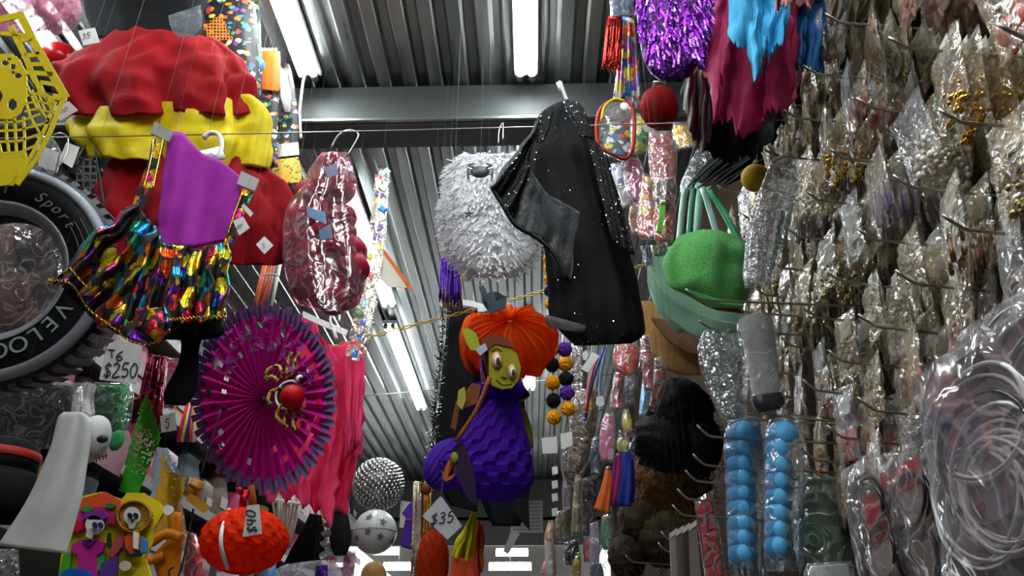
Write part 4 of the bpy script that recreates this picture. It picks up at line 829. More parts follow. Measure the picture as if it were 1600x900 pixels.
Q('face_edge', [(752, 545), (762, 542), (764, 590), (754, 596)], '#6a3a1c', 1)
for cx, cy_, rx, ry in ((776, 562, 8, 12), (800, 580, 6.5, 11)):
    ey = part('eye', disc(cx, cy_, rx, ry, 1.932, .004), c2('#d8a070'), t); part('iris', disc(cx + 1, cy_ + 1, rx * .65, ry * .7, 1.929, .004), c2('#e8e0d0'), ey); part('pupil', disc(cx + 2, cy_ + 2, rx * .35, ry * .5, 1.926, .004), c2('#4a2a1c'), ey)
part('eyebrow', ptube([(768, 550), (776, 545), (784, 549)], 1.94, 1.2), c2('#4a2a10'), t)
Q('hand', [(722, 515), (730, 512), (744, 520), (750, 540), (742, 548), (734, 546), (728, 534)], '#9aa81c', 2); Q('cuff', [(742, 545), (758, 536), (762, 546), (750, 556)], '#b8b8d0', 3); Q('sleeve', [(748, 546), (762, 542), (764, 600), (752, 600)], '#6a3ab0', 1)
part('broom_stick', ptube([(765, 590), (745, 640), (712, 690)], 1.93, 4), c2('#8a4a24'), t)
part('broom_brush', plate([(738, 598), (752, 602), (746, 630), (718, 640), (712, 672), (704, 668), (712, 628)], 1.95, .006), c2('#7a4420'), t, smooth=False)
Q('hand', [(716, 610), (726, 604), (728, 625), (722, 640), (714, 632)], '#a8a040', 3)
part('collar', M().ball(W(788, 608, 2.08), 30 * PX(788, 608, 2.08), .06, 16 * PX(788, 608, 2.08), 40, 14, lambda p, q, i, j: 1 + .07 * (-1) ** i + .08 * math.sin(5 * p)), PUR, t, smooth=False, label='ruffled purple collar')
part('puff_sleeve', M().ball(W(748, 622, 2.12), 16 * PX(748, 622, 2.12), .05, 24 * PX(748, 622, 2.12), 28, 14, lambda p, q, i, j: 1 + .06 * (-1) ** i), PUR, t, smooth=False)
rw = [(766, 612, 808, 612), (756, 632, 812, 630), (735, 660, 818, 660), (706, 695, 828, 695), (684, 722, 832, 725), (700, 752, 834, 752), (735, 776, 822, 768), (770, 785, 800, 784)]
mm = M(); n = 96; ringsN = 36; rings = []
for j in range(ringsN + 1):
    tt = j / ringsN; xl, yl, xr, yr = cr(rw, tt); A, B = W(xl, yl, 2.1), W(xr, yr, 2.1); C = (A + B) / 2; a = (B - A) / 2
    rings.append([C + (a * math.cos(2 * math.pi * i / n) + ray((xl + xr) / 2, (yl + yr) / 2).normalized() * (a.length * .75) * math.sin(2 * math.pi * i / n)) * (1 - .11 * (((i + (4 if (j // 3) % 2 else 0)) // 4) % 2)) for i in range(n)])
mm.loft(rings); part('honeycomb_gown', mm, PUR, t, smooth=False)
part('gown_wing', M().ball(W(700, 725, 2.16), 34 * PX(700, 725, 2.16), .05, 42 * PX(700, 725, 2.16), 36, 16, lambda p, q, i, j: 1 + .05 * (-1) ** i, Matrix.Rotation(.7, 3, 'Y')), tissue('#6a3fc4'), t, smooth=False)
Q('cloak', [(706, 700), (724, 690), (742, 740), (745, 790), (728, 775), (712, 740), (700, 745)], '#2a1638', 0)
part('shoe', plate([(700, 720), (712, 712), (716, 735), (706, 748), (696, 752), (690, 745)], 1.94, .006), c2('#a85a20'), t, smooth=False); part('buckle', disc(710, 715, 6, 9, 1.935, .004), c2('#8a8a30'), t)
Q('hat', [(752, 470), (770, 455), (775, 470), (792, 462), (790, 480), (765, 490)], '#3a4250', -14); Q('hat_tip', [(748, 448), (756, 446), (770, 478), (760, 482)], '#39414c', -14)
part('leg', ptube([(815, 640), (825, 670), (828, 700)], 2.2, 6), c2('#8a8a2c'), t); part('boot', ptube([(806, 600), (820, 622)], 2.2, 10), c2('#15161a'), t)
cord(t, 760, 456, 2.02, NYLON)
# ---- $35 tag and cloth below
ptag = price_tag([(689, 774), (722, 822), (699, 843), (660, 806)], 1.9, 'diamond shaped card tag marked 35 hanging under the paper witch', [('$35', 672, 820, (15, -2), (3, 17), 1.0)], mt=paper('#bdbcc2'))
part('string', ptube([(689, 776), (692, 750), (690, 735)], 1.9, .8), NYLON, ptag); cord(ptag, 690, 736, 1.9, NYLON)
t = thing('satin_flag', 'yellow and orange satin cloth hanging below the witch', 'decoration', W(740, 935, 2.2))
part('yellow_panel', curtain([(736, 800), (738, 802), (740, 805)], [(704, 870), (720, 872), (738, 885)], 2.2, 16, 20, .02, 2, 3), cloth('#d8d010', .45), t, solid=.003)
part('orange_panel', curtain([(742, 808), (752, 815), (758, 830)], [(740, 900), (750, 905), (758, 880)], 2.24, 16, 20, .02, 2, 4), cloth('#d05a28', .45), t, solid=.003)
part('orange_cuff', drape([(706, 870, 745, 875), (704, 900, 748, 900), (700, 940, 750, 940)], 2.2, .4, amp=(.05, .1), seed=3), cloth('#e0542c', .5), t); cord(t, 738, 802, 2.2, NYLON)
t = thing('honeycomb_lantern', 'dark orange honeycomb lantern below the diamond tag', 'decoration', W(675, 930, 2.4))
part('globe', honey(676, 880, 26, 52, 2.4, 40, 22, .05), tissue('#c8420e'), t, smooth=False); part('cap', M().ball(W(676, 832, 2.4), .01), INK, t); cord(t, 676, 834, 2.4, NYLON)
for px, lb in ((668, 'copper tinsel strand beside the diamond tag'), (652, 'pale gold tinsel strand left of the diamond tag')):
    fringe('tinsel_strand', lb, [(px - 5, 755), (px + 6, 756)], [(px - 10, 900), (px + 4, 905)], 2.6, foil('#c08a3a' if px > 660 else '#cfc0a8'), 18, seed=px, w=.003)
t = thing('plush_bear', 'small brown fuzzy tuft above the tinsel strands', 'toy', W(665, 772, 2.55))
part('body', M().ball(W(665, 764, 2.55), 9 * PX(665, 764, 2.55), nu=16, nv=10, fn=lambda a, b, i, j: 1 + R.uniform(-.1, .1)), cloth('#8a5a20', .9), t); part('ear', M().ball(W(659, 757, 2.54), .007, nu=8, nv=6), cloth('#7a4a18', .9), t); cord(t, 665, 756, 2.55, NYLON)
# ---- honeycomb pumpkin with $40
t = thing('honeycomb_pumpkin', 'bright orange honeycomb paper pumpkin with a white strap', 'decoration', W(382, 896, 1.62))
part('globe', honey(382, 845, 68, 50, 1.62, 64, 24, .045), tissue('#f23c0a'), t, smooth=False)
part('strap', M().tube([W(358 - 13 * math.sin(math.pi * (i / 12)) , 796 + 96 * i / 12, 1.62 - .095 * math.sin(math.pi * i / 12) ** .5) for i in range(13)], .0042, 6), WHITEP, t)
part('stem', M().tube([W(378, 800, 1.62), W(380, 780, 1.62), W(386, 766, 1.62)], .008, 8), foil('#c01a38'), t); part('stem_knot', M().ball(W(374, 766, 1.61), .007), foil('#c01a38'), t); part('leaf', plate([(386, 762), (396, 756), (402, 790), (390, 798)], 1.62, .004), tissue('#b0582c'), t)
cord(t, 386, 767, 1.62, NYLON)
price_tag([(386, 790), (405, 788), (409, 834), (379, 839)], 1.51, 'small white tag reading 40 pinned to the orange honeycomb pumpkin', [('$40', 402, 833, (-1.6, -15), (-15, 1), .9)], mt=paper('#c6c6c4'))
# ---- balls
t = thing('beaded_ball', 'silver pebbled ball hanging above the white star ball', 'decoration', W(591, 795, 4.2))
s = 40 * PX(591, 757, 4.2); c = W(591, 757, 4.2); part('core', M().ball(c, s * .95, nu=24, nv=16), metal('#8d8f8e', .4), t)
m = M(); n = 420
for i in range(n):
    z = 1 - 2 * (i + .5) / n; r = math.sqrt(1 - z * z); a = i * 2.39996; k = R.uniform(.8, 1.25); m.ball(c + Vector((r * math.cos(a), r * math.sin(a), z)) * s * .96, .0105 * k, nu=6, nv=4)
part('beads', m, metal('#c9cbc8', .25), t, kind='stuff'); cord(t, 591, 718, 4.2, NYLON)
t = thing('star_ball', 'white globe with grey star stickers below the silver ball', 'decoration', W(585, 868, 4.0))
s = 34 * PX(586, 831, 4.0); c = W(586, 831, 4.0); part('globe', M().ball(c, s, nu=28, nv=18), plastic('#c4c6c4', .3), t)
part('seam', M().torus(c, s * 1.003, .003, None, 40, 5), plastic('#a9aba9', .4), t)
for x, y, r in ((575, 830, 6), (594, 838, 6), (577, 808, 5), (598, 815, 4), (558, 840, 4), (612, 845, 4)):
    d = (W(x, y, 3.8) - CAM).normalized(); oc = CAM - c; b_ = oc.dot(d); dd = b_ * b_ - oc.length_squared + s * s
    if dd > 0:
        p = CAM + d * (-b_ - math.sqrt(dd)); nrm = (p - c).normalized(); e = nrm.orthogonal().normalized(); g = nrm.cross(e)
        part('star_sticker', M().prism([p + nrm * .002 + (e * math.cos(a * math.pi / 5) + g * math.sin(a * math.pi / 5)) * (.022 if a % 2 == 0 else .009) for a in range(10)], nrm * .002), plastic('#5c5e5c', .5), t, smooth=False)
cord(t, 586, 798, 4.0, NYLON)
# ---- confetti sleeves
def candy_sleeve(label, rows, Y, seed, cols):
    t = thing('candy_sleeve', label, 'bag', W((rows[-1][0] + rows[-1][2]) / 2, max(rows[-1][1], rows[-1][3]), Y), 'clear sleeves of coloured candy')
    rr = random.Random(seed)
    for i in range(26):
        u = (i + 1) / 27.5; xl, yl, xr, yr = cr(rows, u); x = (xl + xr) / 2 + rr.uniform(-.3, .3) * (xr - xl); p = W(x, (yl + yr) / 2, Y + rr.uniform(-.006, .006))
        part('sweet', M().box(p, .02, .012, .028, Matrix.Rotation(rr.uniform(-1, 1), 3, 'Y')), foil(rr.choice(cols), .3), t, smooth=False)
    part('film', drape(rows, Y, .3, amp=(.03, .06), k=4, n=24, m=16, wob=.05, seed=seed), FILM2, t); cord(t, (rows[0][0] + rows[0][2]) / 2, rows[0][1] + 2, Y, NYLON)
CC = ('#2f6fd8', '#e8d030', '#38b060', '#e86a28', '#d03050', '#8ad0e8', '#e8e8e0', '#7a50c0')
candy_sleeve('long clear sleeve of bright sweets hanging above the pink dress shoulder', [(586, 272, 606, 275), (582, 320, 604, 322), (570, 400, 598, 402), (556, 480, 586, 484), (540, 545, 574, 552), (542, 556, 570, 560)], 2.5, 1, CC)
candy_sleeve('paler clear sleeve of sweets behind the first one', [(590, 262, 610, 265), (590, 310, 606, 312), (578, 400, 600, 400), (566, 470, 590, 474), (556, 530, 580, 534)], 2.75, 2, ('#cfe4e8', '#e8e8e0', '#8ad0e8', '#d8c8e8'))
film_bag('clear_pack', 'empty clear pack hanging over the lamp beside the candy sleeves', [(590, 258, 604, 262), (584, 280, 608, 285), (586, 298, 604, 300)], 3.0, None, 5)
t = thing('colour_sticks', 'bundle of coloured straws hanging behind the purple rosette', 'decoration', W(415, 480, 2.6))
for i, h in enumerate(('#e86a28', '#f0d8b0', '#e8303a', '#e8e060', '#d05a80', '#38a868', '#f0e8d8')): part('straw', ptube([(414 + i * 4.2, 406), (396 + i * 4.6, 482)], 2.6 + (i % 2) * .02, 2.6, smooth=1), plastic(h, .3), t)
part('band', ptube([(408, 430), (424, 428), (436, 431)], 2.575, 1.6), WHITEP, t); cord(t, 426, 408, 2.6, NYLON)
t = thing('paper_banner', 'white triangular pennant with orange edge before the far lamp', 'pennant', W(610, 450, 3.1))
part('cloth', plate([(598, 392), (642, 450), (606, 448), (588, 430)], 3.1, .003), paper('#ded8c8'), t, smooth=False); part('edging', strip([(598, 390), (620, 420), (643, 452)], 5, 3.095, .004), cloth('#e06a2a', .6), t, smooth=False); cord(t, 599, 392, 3.1, NYLON)
t = thing('paper_crow', 'black feathered crow perched over the orange hair', 'decoration', W(770, 478, 2.08))
part('body', M().ball(W(772, 468, 2.08), 15 * PX(772, 468, 2.08), .03, 10 * PX(772, 468, 2.35), 16, 10, lambda a, b, i, j: 1 + .15 * math.sin(7 * a + 3 * b)), cloth('#23282e', .8), t); part('wing', plate([(750, 446), (762, 460), (790, 462), (772, 478), (756, 472)], 2.04, .006), cloth('#2a3038', .8), t)
# ---- low middle bits
t = thing('cloth_cone', 'black cloth cone skirt below the pink dress', 'clothes', W(470, 885, 3.4))
part('cloth', drape([(484, 802, 502, 805), (474, 825, 506, 828), (460, 850, 506, 852), (444, 884, 500, 892)], 3.4, .4, amp=(.05, .14), k=6, seed=3), BLACK, t); cord(t, 492, 804, 3.4, NYLON)
t = thing('cloth_bundle', 'round black cloth bundle beside the silver foil twist', 'clothes', W(530, 870, 3.5))
part('cloth', drape([(524, 795, 540, 792), (516, 820, 546, 818), (514, 845, 548, 845), (522, 868, 540, 868)], 3.5, .5, amp=(.05, .1), k=5, seed=4), cloth('#1c1b1e', .8), t); part('tie', M().torus(W(531, 800, 3.5), .024, .004), INK, t); cord(t, 532, 794, 3.5, NYLON)
t = thing('foil_twist', 'silver foil spiral hanging in the middle of the aisle', 'decoration', W(508, 935, 3.0))
m = M(); pts0 = [(514, 800), (508, 850), (504, 935)]
vs = []; 
for i in range(80):
    u = i / 79; x, y = cr(pts0, u); p = W(x, y, 3.0); a = u * 26; d = Vector((math.cos(a), math.sin(a), 0)) * .02; vs += [p - d, p + d]
m.add(vs, [(2 * i, 2 * i + 1, 2 * i + 3, 2 * i + 2) for i in range(79)]); part('ribbon', m, foil('#d8dadc', .12, .3), t, solid=.001); part('swivel', M().ball(W(514, 800, 3.0), .006), STEEL, t); cord(t, 514, 800, 3.0, NYLON)
t = thing('tulle_skirt', 'grey net skirt with purple glitter at the lower middle', 'clothes', W(480, 940, 2.6))
part('net', drape([(450, 880, 520, 876), (432, 895, 530, 892), (420, 940, 545, 940)], 2.6, .4, amp=(.08, .2), k=8, wob=.1, seed=5), sheer('#a8a4ac', .5), t); part('waistband', drape([(494, 884, 512, 882), (492, 900, 512, 900), (488, 935, 514, 935)], 2.5, .4, seed=2), foil('#4a2a80'), t); cord(t, 490, 882, 2.6, NYLON)
fringe('paper_streamer', 'white paper streamers between the pumpkin and the black cone', [(424, 782), (470, 790)], [(436, 850), (452, 858)], 3.3, paper('#d8d6cc'), 16, seed=6, w=.006)
film_bag('striped_box', 'pink and white striped paper bag at the lower middle', [(536, 860, 556, 860), (534, 880, 556, 880), (532, 935, 552, 935)], 3.6, pattern('#e8d8dc', ('#c8508a', '#e8a0c0'), 30, .6), 7)
t = thing('number_pinata', 'purple paper figure one hanging beside the silver ball', 'pinata', W(635, 858, 4.0))
part('figure', plate([(628, 802), (640, 786), (652, 785), (644, 840), (640, 856), (625, 852), (634, 808)], 4.0, .05), tissue('#6a40b0'), t, smooth=False); part('fringe', strip([(634, 812), (646, 812)], 3, 3.99, .004), tissue('#8a60c8'), t); cord(t, 646, 787, 4.02, NYLON)
price_tag([(626, 782), (650, 786), (644, 826), (624, 824)], 4.3, 'pale card panel behind the purple figure one', mt=paper('#d8dccc'))
t = thing('straw_hat', 'round straw coloured hat at the bottom of the aisle', 'hat', W(584, 915, 3.4))
part('crown', M().ball(W(584, 900, 3.4), 20 * PX(584, 890, 3.4), None, 22 * PX(584, 890, 3.4), 20, 12), cloth('#b8905a', .8, .5, 80), t); part('brim', lathe(W(584, 906, 3.4), [(.06, 0), (.1, -.004), (.1, .004), (.06, .01)]), cloth('#a8824c', .8, .5, 80), t); cord(t, 584, 880, 3.4, NYLON)
price_tag([(786, 862), (798, 830), (812, 834), (794, 866)], 3.6, 'white slanted card tag near the far lamp bars')
t = thing('tin_can', 'blue tin can edge under the honeycomb pumpkin', 'box', W(418, 940, 1.75)); part('wall', M().tube([W(420, 882, 1.75), W(418, 940, 1.75)], 11 * PX(420, 890, 1.75), 16), plastic('#2a78b8', .4), t); part('lid', M().tube([W(420, 880, 1.75), W(420, 884, 1.75)], 11.6 * PX(420, 890, 1.75), 16), STEEL, t)
# ---- pom-pom garland
t = thing('pompom_garland', 'two strand garland of orange, black and purple pom-poms', 'garland', W(870, 665, 2.7))
OO, KK, PP = '#e8981c', '#1c1a1c', '#5a2f9a'
def fuzzy(p, r, h, lb):
    rr = random.Random(int(p.z * 1e4)); return part('pom_pom', M().ball(p, r, nu=18, nv=12, fn=lambda a, b, i, j: 1 + rr.uniform(-.09, .09)), cloth(h, .95, .6, 120, .3), t, lb, smooth=False)
for x, ys in ((857, ((405, OO), (420, OO), (437, OO), (455, KK), (475, OO), (500, PP), (520, KK), (545, OO), (570, KK), (598, OO), (626, KK), (652, OO))), (882, ((546, PP), (569, OO), (592, KK), (614, PP), (639, OO)))):
    for i, (y, h) in enumerate(ys): xx = x + 9 * (y - 400) / 260 if x < 870 else x + 5 * (y - 546) / 90; fuzzy(W(xx, y, 2.7), (11.5 if y > 530 else 9) * PX(xx, y, 2.7), h, {OO: 'orange pom-pom', KK: 'black pom-pom', PP: 'purple pom-pom'}[h])
part('thread', ptube([(857, 395), (862, 520), (866, 680)], 2.7, .7), NYLON, t); part('thread', ptube([(880, 530), (886, 600), (888, 680)], 2.7, .7), NYLON, t); cord(t, 857, 396, 2.7, NYLON)
part('card', quad([(846, 684), (870, 682), (871, 708), (848, 709)], 2.69), PAPER, t, smooth=False); part('card', quad([(875, 678), (894, 674), (895, 696), (877, 702)], 2.69), PAPER, t, smooth=False)
# ================================================================== RIGHT: hooks full of bagged trinkets
HX = .70
def hook_mesh(L=.25):
    m = M(); pts = [Vector(p) for p in ((-.034, 0, .030), (-.024, 0, .018), (-.008, 0, .003), (0, 0, 0), (.03, 0, -.004), (L * .6, 0, -.02), (L, 0, -.032))]
    m.tube(pts, .0031, 8); return m
hm, _ = mesh_of('peg_hook', hook_mesh(), metal('#c4c0b8', .3), origin=Vector())
pm, _ = mesh_of('back_plate', M().box((.238, 0, -.03), .008, .03, .045), metal('#8b8881', .35), False, origin=Vector())
HM = {}
def hook(p, label):
    L = round(XR - p[0], 3)
    if L not in HM: HM[L] = (mesh_of('peg_hook', hook_mesh(L), metal('#8f8b83', .3), origin=Vector())[0], mesh_of('back_plate', M().box((L - .005, 0, -.03), .008, .03, .045), metal('#8b8881', .35), False, origin=Vector())[0])
    hm, pm = HM[L]; o = bpy.data.objects.new('peg_hook', hm); COL.objects.link(o); o.location = p; tag(o, label, 'hook', 'wire peg hooks on the right wall')
    q = bpy.data.objects.new('back_plate', pm); COL.objects.link(q); q.parent = o; WL[o.name] = Vector(p); return o
# ---- prototypes of film, card and contents (local frame: hanging point at the origin, bag in the YZ plane)
BW, BH = .102, .165
def film_proto(seed):
    rr = random.Random(seed); m = M(); nu, nv = 7, 10
    def side(sg_):
        def fn(u, v):
            y = (u - .5) * BW * (1 + .05 * math.sin(v * 5 + seed)); z = .018 - v * BH
            e = min(1, 6 * min(u, 1 - u, v, 1 - v)); x = sg_ * (.001 + .011 * e * math.sin(math.pi * min(1, v * 1.1)) ** .6 if 0 < v < 1 else .001)
            q = Vector((x, y, z)); return q + noise.noise_vector(q * 45 + Vector((seed * 3, sg_, 0))) * .0065 * (.5 + e)
        return fn
    m.grid(side(-1), nu, nv); m.grid(side(1), nu, nv); return mesh_of('film', m, None, origin=Vector())[0]
FILMS = [film_proto(i) for i in range(5)]
for f, mt in zip(FILMS, (film('#f6efe0', .13, .9, 20, .42), film('#f3e9d4', .18, .9, 20, .42), film('#ffffff', .14, 1, 17, .42), film('#eee2ca', .16, .9, 24, .4), film('#faf5ea', .24, 1, 16, .45))): f.materials.append(mt)
def card_proto(w, z0, z1, mt, dx=0): return mesh_of('card', M().box((dx, 0, (z0 + z1) / 2), .0012, w, z1 - z0), mt, False, origin=Vector())[0]
CARDS = [card_proto(.055, -.045, .004, PAPER), card_proto(.07, -.10, .0, paper('#d8d2c8')), card_proto(.08, -.07, .012, paper('#cfcac4')), card_proto(.03, -.012, .03, PAPER)]
def cont(kind, mt, seed=1):
    rr = random.Random(seed); m = M()
    if kind == 'clips':
        for i in range(6): m.box((rr.uniform(-.004, .004), -.036 + i * .0145, -.105 + rr.uniform(-.01, .01)), .006, .008, .075, Matrix.Rotation(rr.uniform(-.15, .15), 3, 'X'))
    elif kind == 'beads':
        for i in range(26): m.ball((rr.uniform(-.005, .005), rr.uniform(-.042, .042), -.155 + rr.random() ** 1.6 * .09), rr.uniform(.004, .008), nu=7, nv=5)
    elif kind == 'hoops':
        for i in range(6): m.torus((rr.uniform(-.005, .005), rr.uniform(-.028, .028), -.11 + rr.uniform(-.03, .03)), rr.uniform(.014, .026), .0016, Matrix.Rotation(math.pi / 2 + rr.uniform(-.2, .2), 3, 'Y'), 16, 4)
    elif kind == 'chain':
        for i in range(34):
            a = i / 34; m.torus((rr.uniform(-.003, .003), .03 * math.sin(a * 13), -.03 - .12 * a), .0055, .0014, Matrix.Rotation(math.pi / 2, 3, 'Y') @ Matrix.Rotation(rr.uniform(0, 3), 3, 'X'), 7, 3)
    elif kind == 'bands':
        for i in range(9): m.torus((rr.uniform(-.004, .004), rr.uniform(-.008, .008), -.1 + rr.uniform(-.012, .012)), .026 + rr.uniform(-.006, .008), .0028, Matrix.Rotation(math.pi / 2 + rr.uniform(-.3, .3), 3, 'Y'), 16, 4, 1.25)
    elif kind == 'bow':
        for s in (-1, 1): m.ball((0, s * .022, -.1), .006, .02, .026, 8, 6, lambda a, b, i, j: 1 + .15 * math.sin(4 * a))
        m.ball((0, 0, -.1), .008, nu=8, nv=6)
        for s in (-1, 1): m.box((0, s * .012, -.132), .003, .012, .04, Matrix.Rotation(s * .3, 3, 'X'))
    return mesh_of('trinket', m, mt, origin=Vector())[0]
TAN = plastic('#8f7a58', .4); DKB = plastic('#4a3a2a', .45); OLIVE = metal('#8d7d50', .35, .3, 90); PINKP = plastic('#c88a86', .4); LILAC = plastic('#8a7fa0', .35); BLUEP = plastic('#5fa8c8', .35); CORAL = plastic('#d06a52', .4)
KINDS = [('gold hoops', cont('hoops', GOLD, 1), 1, 1), ('pearl beads', cont('beads', PEARL, 2), 0, 2), ('brown hair clips', cont('clips', DKB, 3), 0, 3), ('bronze chains', cont('chain', OLIVE, 4), 1, 3),
         ('silver hoops', cont('hoops', SILVER, 5), 3, 2), ('tan elastic bands', cont('bands', TAN, 6), 0, 1), ('gold bead clusters', cont('beads', GOLD, 7), 2, 0), ('copper hair clips', cont('clips', BROWNM, 8), 1, 3),
         ('small pink bows', cont('bow', PINKP, 9), 0, 2), ('lilac hair clips', cont('clips', LILAC, 10), 3, 4), ('silver chains', cont('chain', SILVER, 11), 2, 4), ('coral bows', cont('bow', CORAL, 12), 1, 1), ('olive bead strings', cont('beads', OLIVE, 13), 0, 3)]
def bag_stack(tip, kind, n, rowname, colname, group, seed):
    rr = random.Random(seed); nm, cm, ci, fi = kind
    for i in range(n):
        x = .058 + i * (.175 / max(1, n)) + rr.uniform(-.004, .004); z = -.004 - max(0, x - .03) * .135
        o = bpy.data.objects.new('trinket_bag', None); COL.objects.link(o); o.empty_display_size = .02
        o.location = tip + Vector((x, rr.uniform(-.004, .004), z - .003)); o.rotation_euler = (rr.uniform(-.16, .16), rr.uniform(.02, .2), rr.uniform(-.28, .12)); k = rr.uniform(.9, 1.12); o.scale = (1, k, k)
        place = 'front bag' if i == 0 else ORD[i] + ' bag'
        tag(o, f'clear bag of {nm}, {place} on the {colname} hook of the {rowname}', 'bag', group)
        for me, nm2 in ((FILMS[(fi + (seed + i) % 2) % 5], 'film'), (CARDS[4 if ci == 4 else (ci + seed) % 4], 'card'), (cm, 'trinket')):
            if nm2 == 'card' and (seed * 7 + i) % 5 == 0: continue
            if nm2 == 'trinket' and i > 3 and i % 2: continue
            c = bpy.data.objects.new(nm2, me); COL.objects.link(c); c.parent = o
            if nm2 == 'trinket' and rr.random() < .5: c.rotation_euler = (0, 0, math.pi)
SPECIAL = [(1385, 520, ('orange trinkets', cont('chain', plastic('#c8782a', .35), 31), 4, 2)), (1345, 610, ('red beads', cont('beads', plastic('#c83a28', .3), 32), 1, 0))]
CARDS.append(card_proto(.075, -.085, .012, paper('#d8cf8a')))
def span(a, b, n): return [a + (b - a) * i / (n - 1) for i in range(n)]
ROWS = [('top row', 1.80, span(1.0, 2.0, 8), 5), ('second row', 1.58, span(.88, 2.4, 11), 5), ('third row', 1.31, span(.76, 2.5, 12), 5), ('fourth row', 1.04, span(.72, 2.5, 12), 5),
        ('fifth row', .81, span(.62, 2.4, 11), 4), ('sixth row', .655, span(1.05, 2.5, 9), 3), ('seventh row', .51, span(1.5, 2.6, 7), 3)]
k = 0
for ri, (rn, z, ys, n) in enumerate(ROWS):
    for ci, y in enumerate(ys[::-1]):
        k += 1; kd = KINDS[(k * 5 + ri * 3) % len(KINDS)]; tip = Vector((HX, y, 1.5 + z)); dv = tip - CAM; zz_ = dv.dot(FW); pxx, pyy = 800 + F * dv.dot(RT) / zz_, 450 - F * dv.dot(UP) / zz_
        for (tx, ty, kk) in SPECIAL:
            if ri in (3, 4) and abs(pxx - tx) < 42 and abs(pyy - ty) < 42: kd = kk
        hook(tip, f'bent wire hook, {ORD[ci]} from the aisle end in the {rn}, holding {kd[0]}')
        bag_stack(tip, kd, n if y < 2.02 else 3, rn, ORD[ci] + ' to last' if False else ORD[ci], f'trinket bags in the {rn}', k)
# ---- large bags low at the front
def loop_bag(label, quadpx, X, seed, loops, cards, fm, cable=None):
    """clear bag facing the aisle at plane x = X; quadpx: corners tl, tr, br, bl in pixels"""
    P = [WX(x, y, X) for x, y in quadpx]; t = thing('cable_bag' if cable else 'elastic_bag', label, 'bag', (P[2] + P[3]) / 2)
    def at(u, v): return (P[0] * (1 - u) + P[1] * u) * (1 - v) + (P[3] * (1 - u) + P[2] * u) * v
    m = M()
    for sgn in (-1, 1):
        def fn(u, v):
            e = min(1, 5 * min(u, 1 - u, v, 1 - v)); q = at(u, v) + Vector((sgn * (.001 + .014 * e), 0, 0)); return q + noise.noise_vector(q * 30 + Vector((seed, sgn, 0))) * .007
        m.grid(fn, 12, 14)
    part('film', m, fm, t)
    for i, (u, v, r, sq, mt, n) in enumerate(loops):
        c = at(u, v); mm = M(); rr = random.Random(seed * 10 + i)
        for j in range(n): mm.torus(c + Vector((rr.uniform(-.004, .004), rr.uniform(-.006, .006), rr.uniform(-.006, .006))), r * rr.uniform(.92, 1.06), .0026, Matrix.Rotation(rr.uniform(-.35, .35), 3, 'X') @ Matrix.Rotation(math.pi / 2 + rr.uniform(-.1, .1), 3, 'Y'), 32, 5, sq)
        part('coil', mm, mt, t)
    for i, (u0, v0, u1, v1, mt) in enumerate(cards):
        part('card', M().prism([at(u0, v0) + Vector((.004, 0, 0)), at(u1, v0) + Vector((.004, 0, 0)), at(u1, v1) + Vector((.004, 0, 0)), at(u0, v1) + Vector((.004, 0, 0))], (.001, 0, 0)), mt, t, smooth=False)
    return t
BLK, WC = plastic('#1d1d1f', .35), plastic('#dcdcda', .25); REDC = paper('#c8283c'); GRYC = paper('#a89ea0')
FB = film('#ece6e2', .08, .7, 14, .4)
rl = random.Random(6)
def many(n, u0, u1, v0, v1, r0, r1): return [(rl.uniform(u0, u1), rl.uniform(v0, v1), rl.uniform(r0, r1), rl.uniform(1.3, 1.8), WC if rl.random() < .7 else BLK, 3) for _ in range(n)]
FB2 = film('#ece6e8', .12, .6, 9, .42, .08)
loop_bag('large clear bag of white cable coils, lowest at the near end', [(1428, 590), (1545, 505), (1730, 860), (1490, 985)], .56, 3, many(6, .3, .68, .28, .72, .05, .075), [(.1, .05, .95, .95, paper('#8f8288')), (.45, .0, .8, .2, PAPER), (.3, .62, .42, .8, REDC)], FB2, True)
loop_bag('second large clear bag of white cable coils behind the lowest one', [(1500, 520), (1640, 420), (1800, 640), (1600, 760)], .64, 4, many(4, .35, .65, .3, .7, .05, .07), [(.1, .12, .95, .9, paper('#8f8288'))], FB2, True)
loop_bag('clear bag of black elastic loops with a red card, beside the cable bag', [(1385, 715), (1430, 690), (1480, 905), (1400, 930)], .60, 5, [(.5, .42, .045, 1.7, BLK, 3), (.5, .8, .045, 1.6, BLK, 3)], [(.2, .1, .9, .3, REDC), (.15, .3, .95, .95, GRYC)], FB)
loop_bag('clear bag of black elastic loops with two red cards, farther from the cable bag', [(1318, 735), (1362, 705), (1410, 920), (1350, 950)], .58, 6, [(.5, .36, .04, 1.8, BLK, 2), (.55, .74, .045, 1.7, BLK, 2)], [(.35, .28, .9, .62, REDC), (.25, .64, .9, .95, GRYC), (.3, .0, .6, .1, PAPER)], FB)
loop_bag('clear bag of black elastic loops squeezed between two others', [(1355, 722), (1400, 700), (1440, 910), (1380, 930)], .63, 7, [(.5, .5, .045, 1.8, BLK, 3)], [(.3, .12, .8, .4, REDC), (.2, .45, .9, .95, GRYC)], FB)
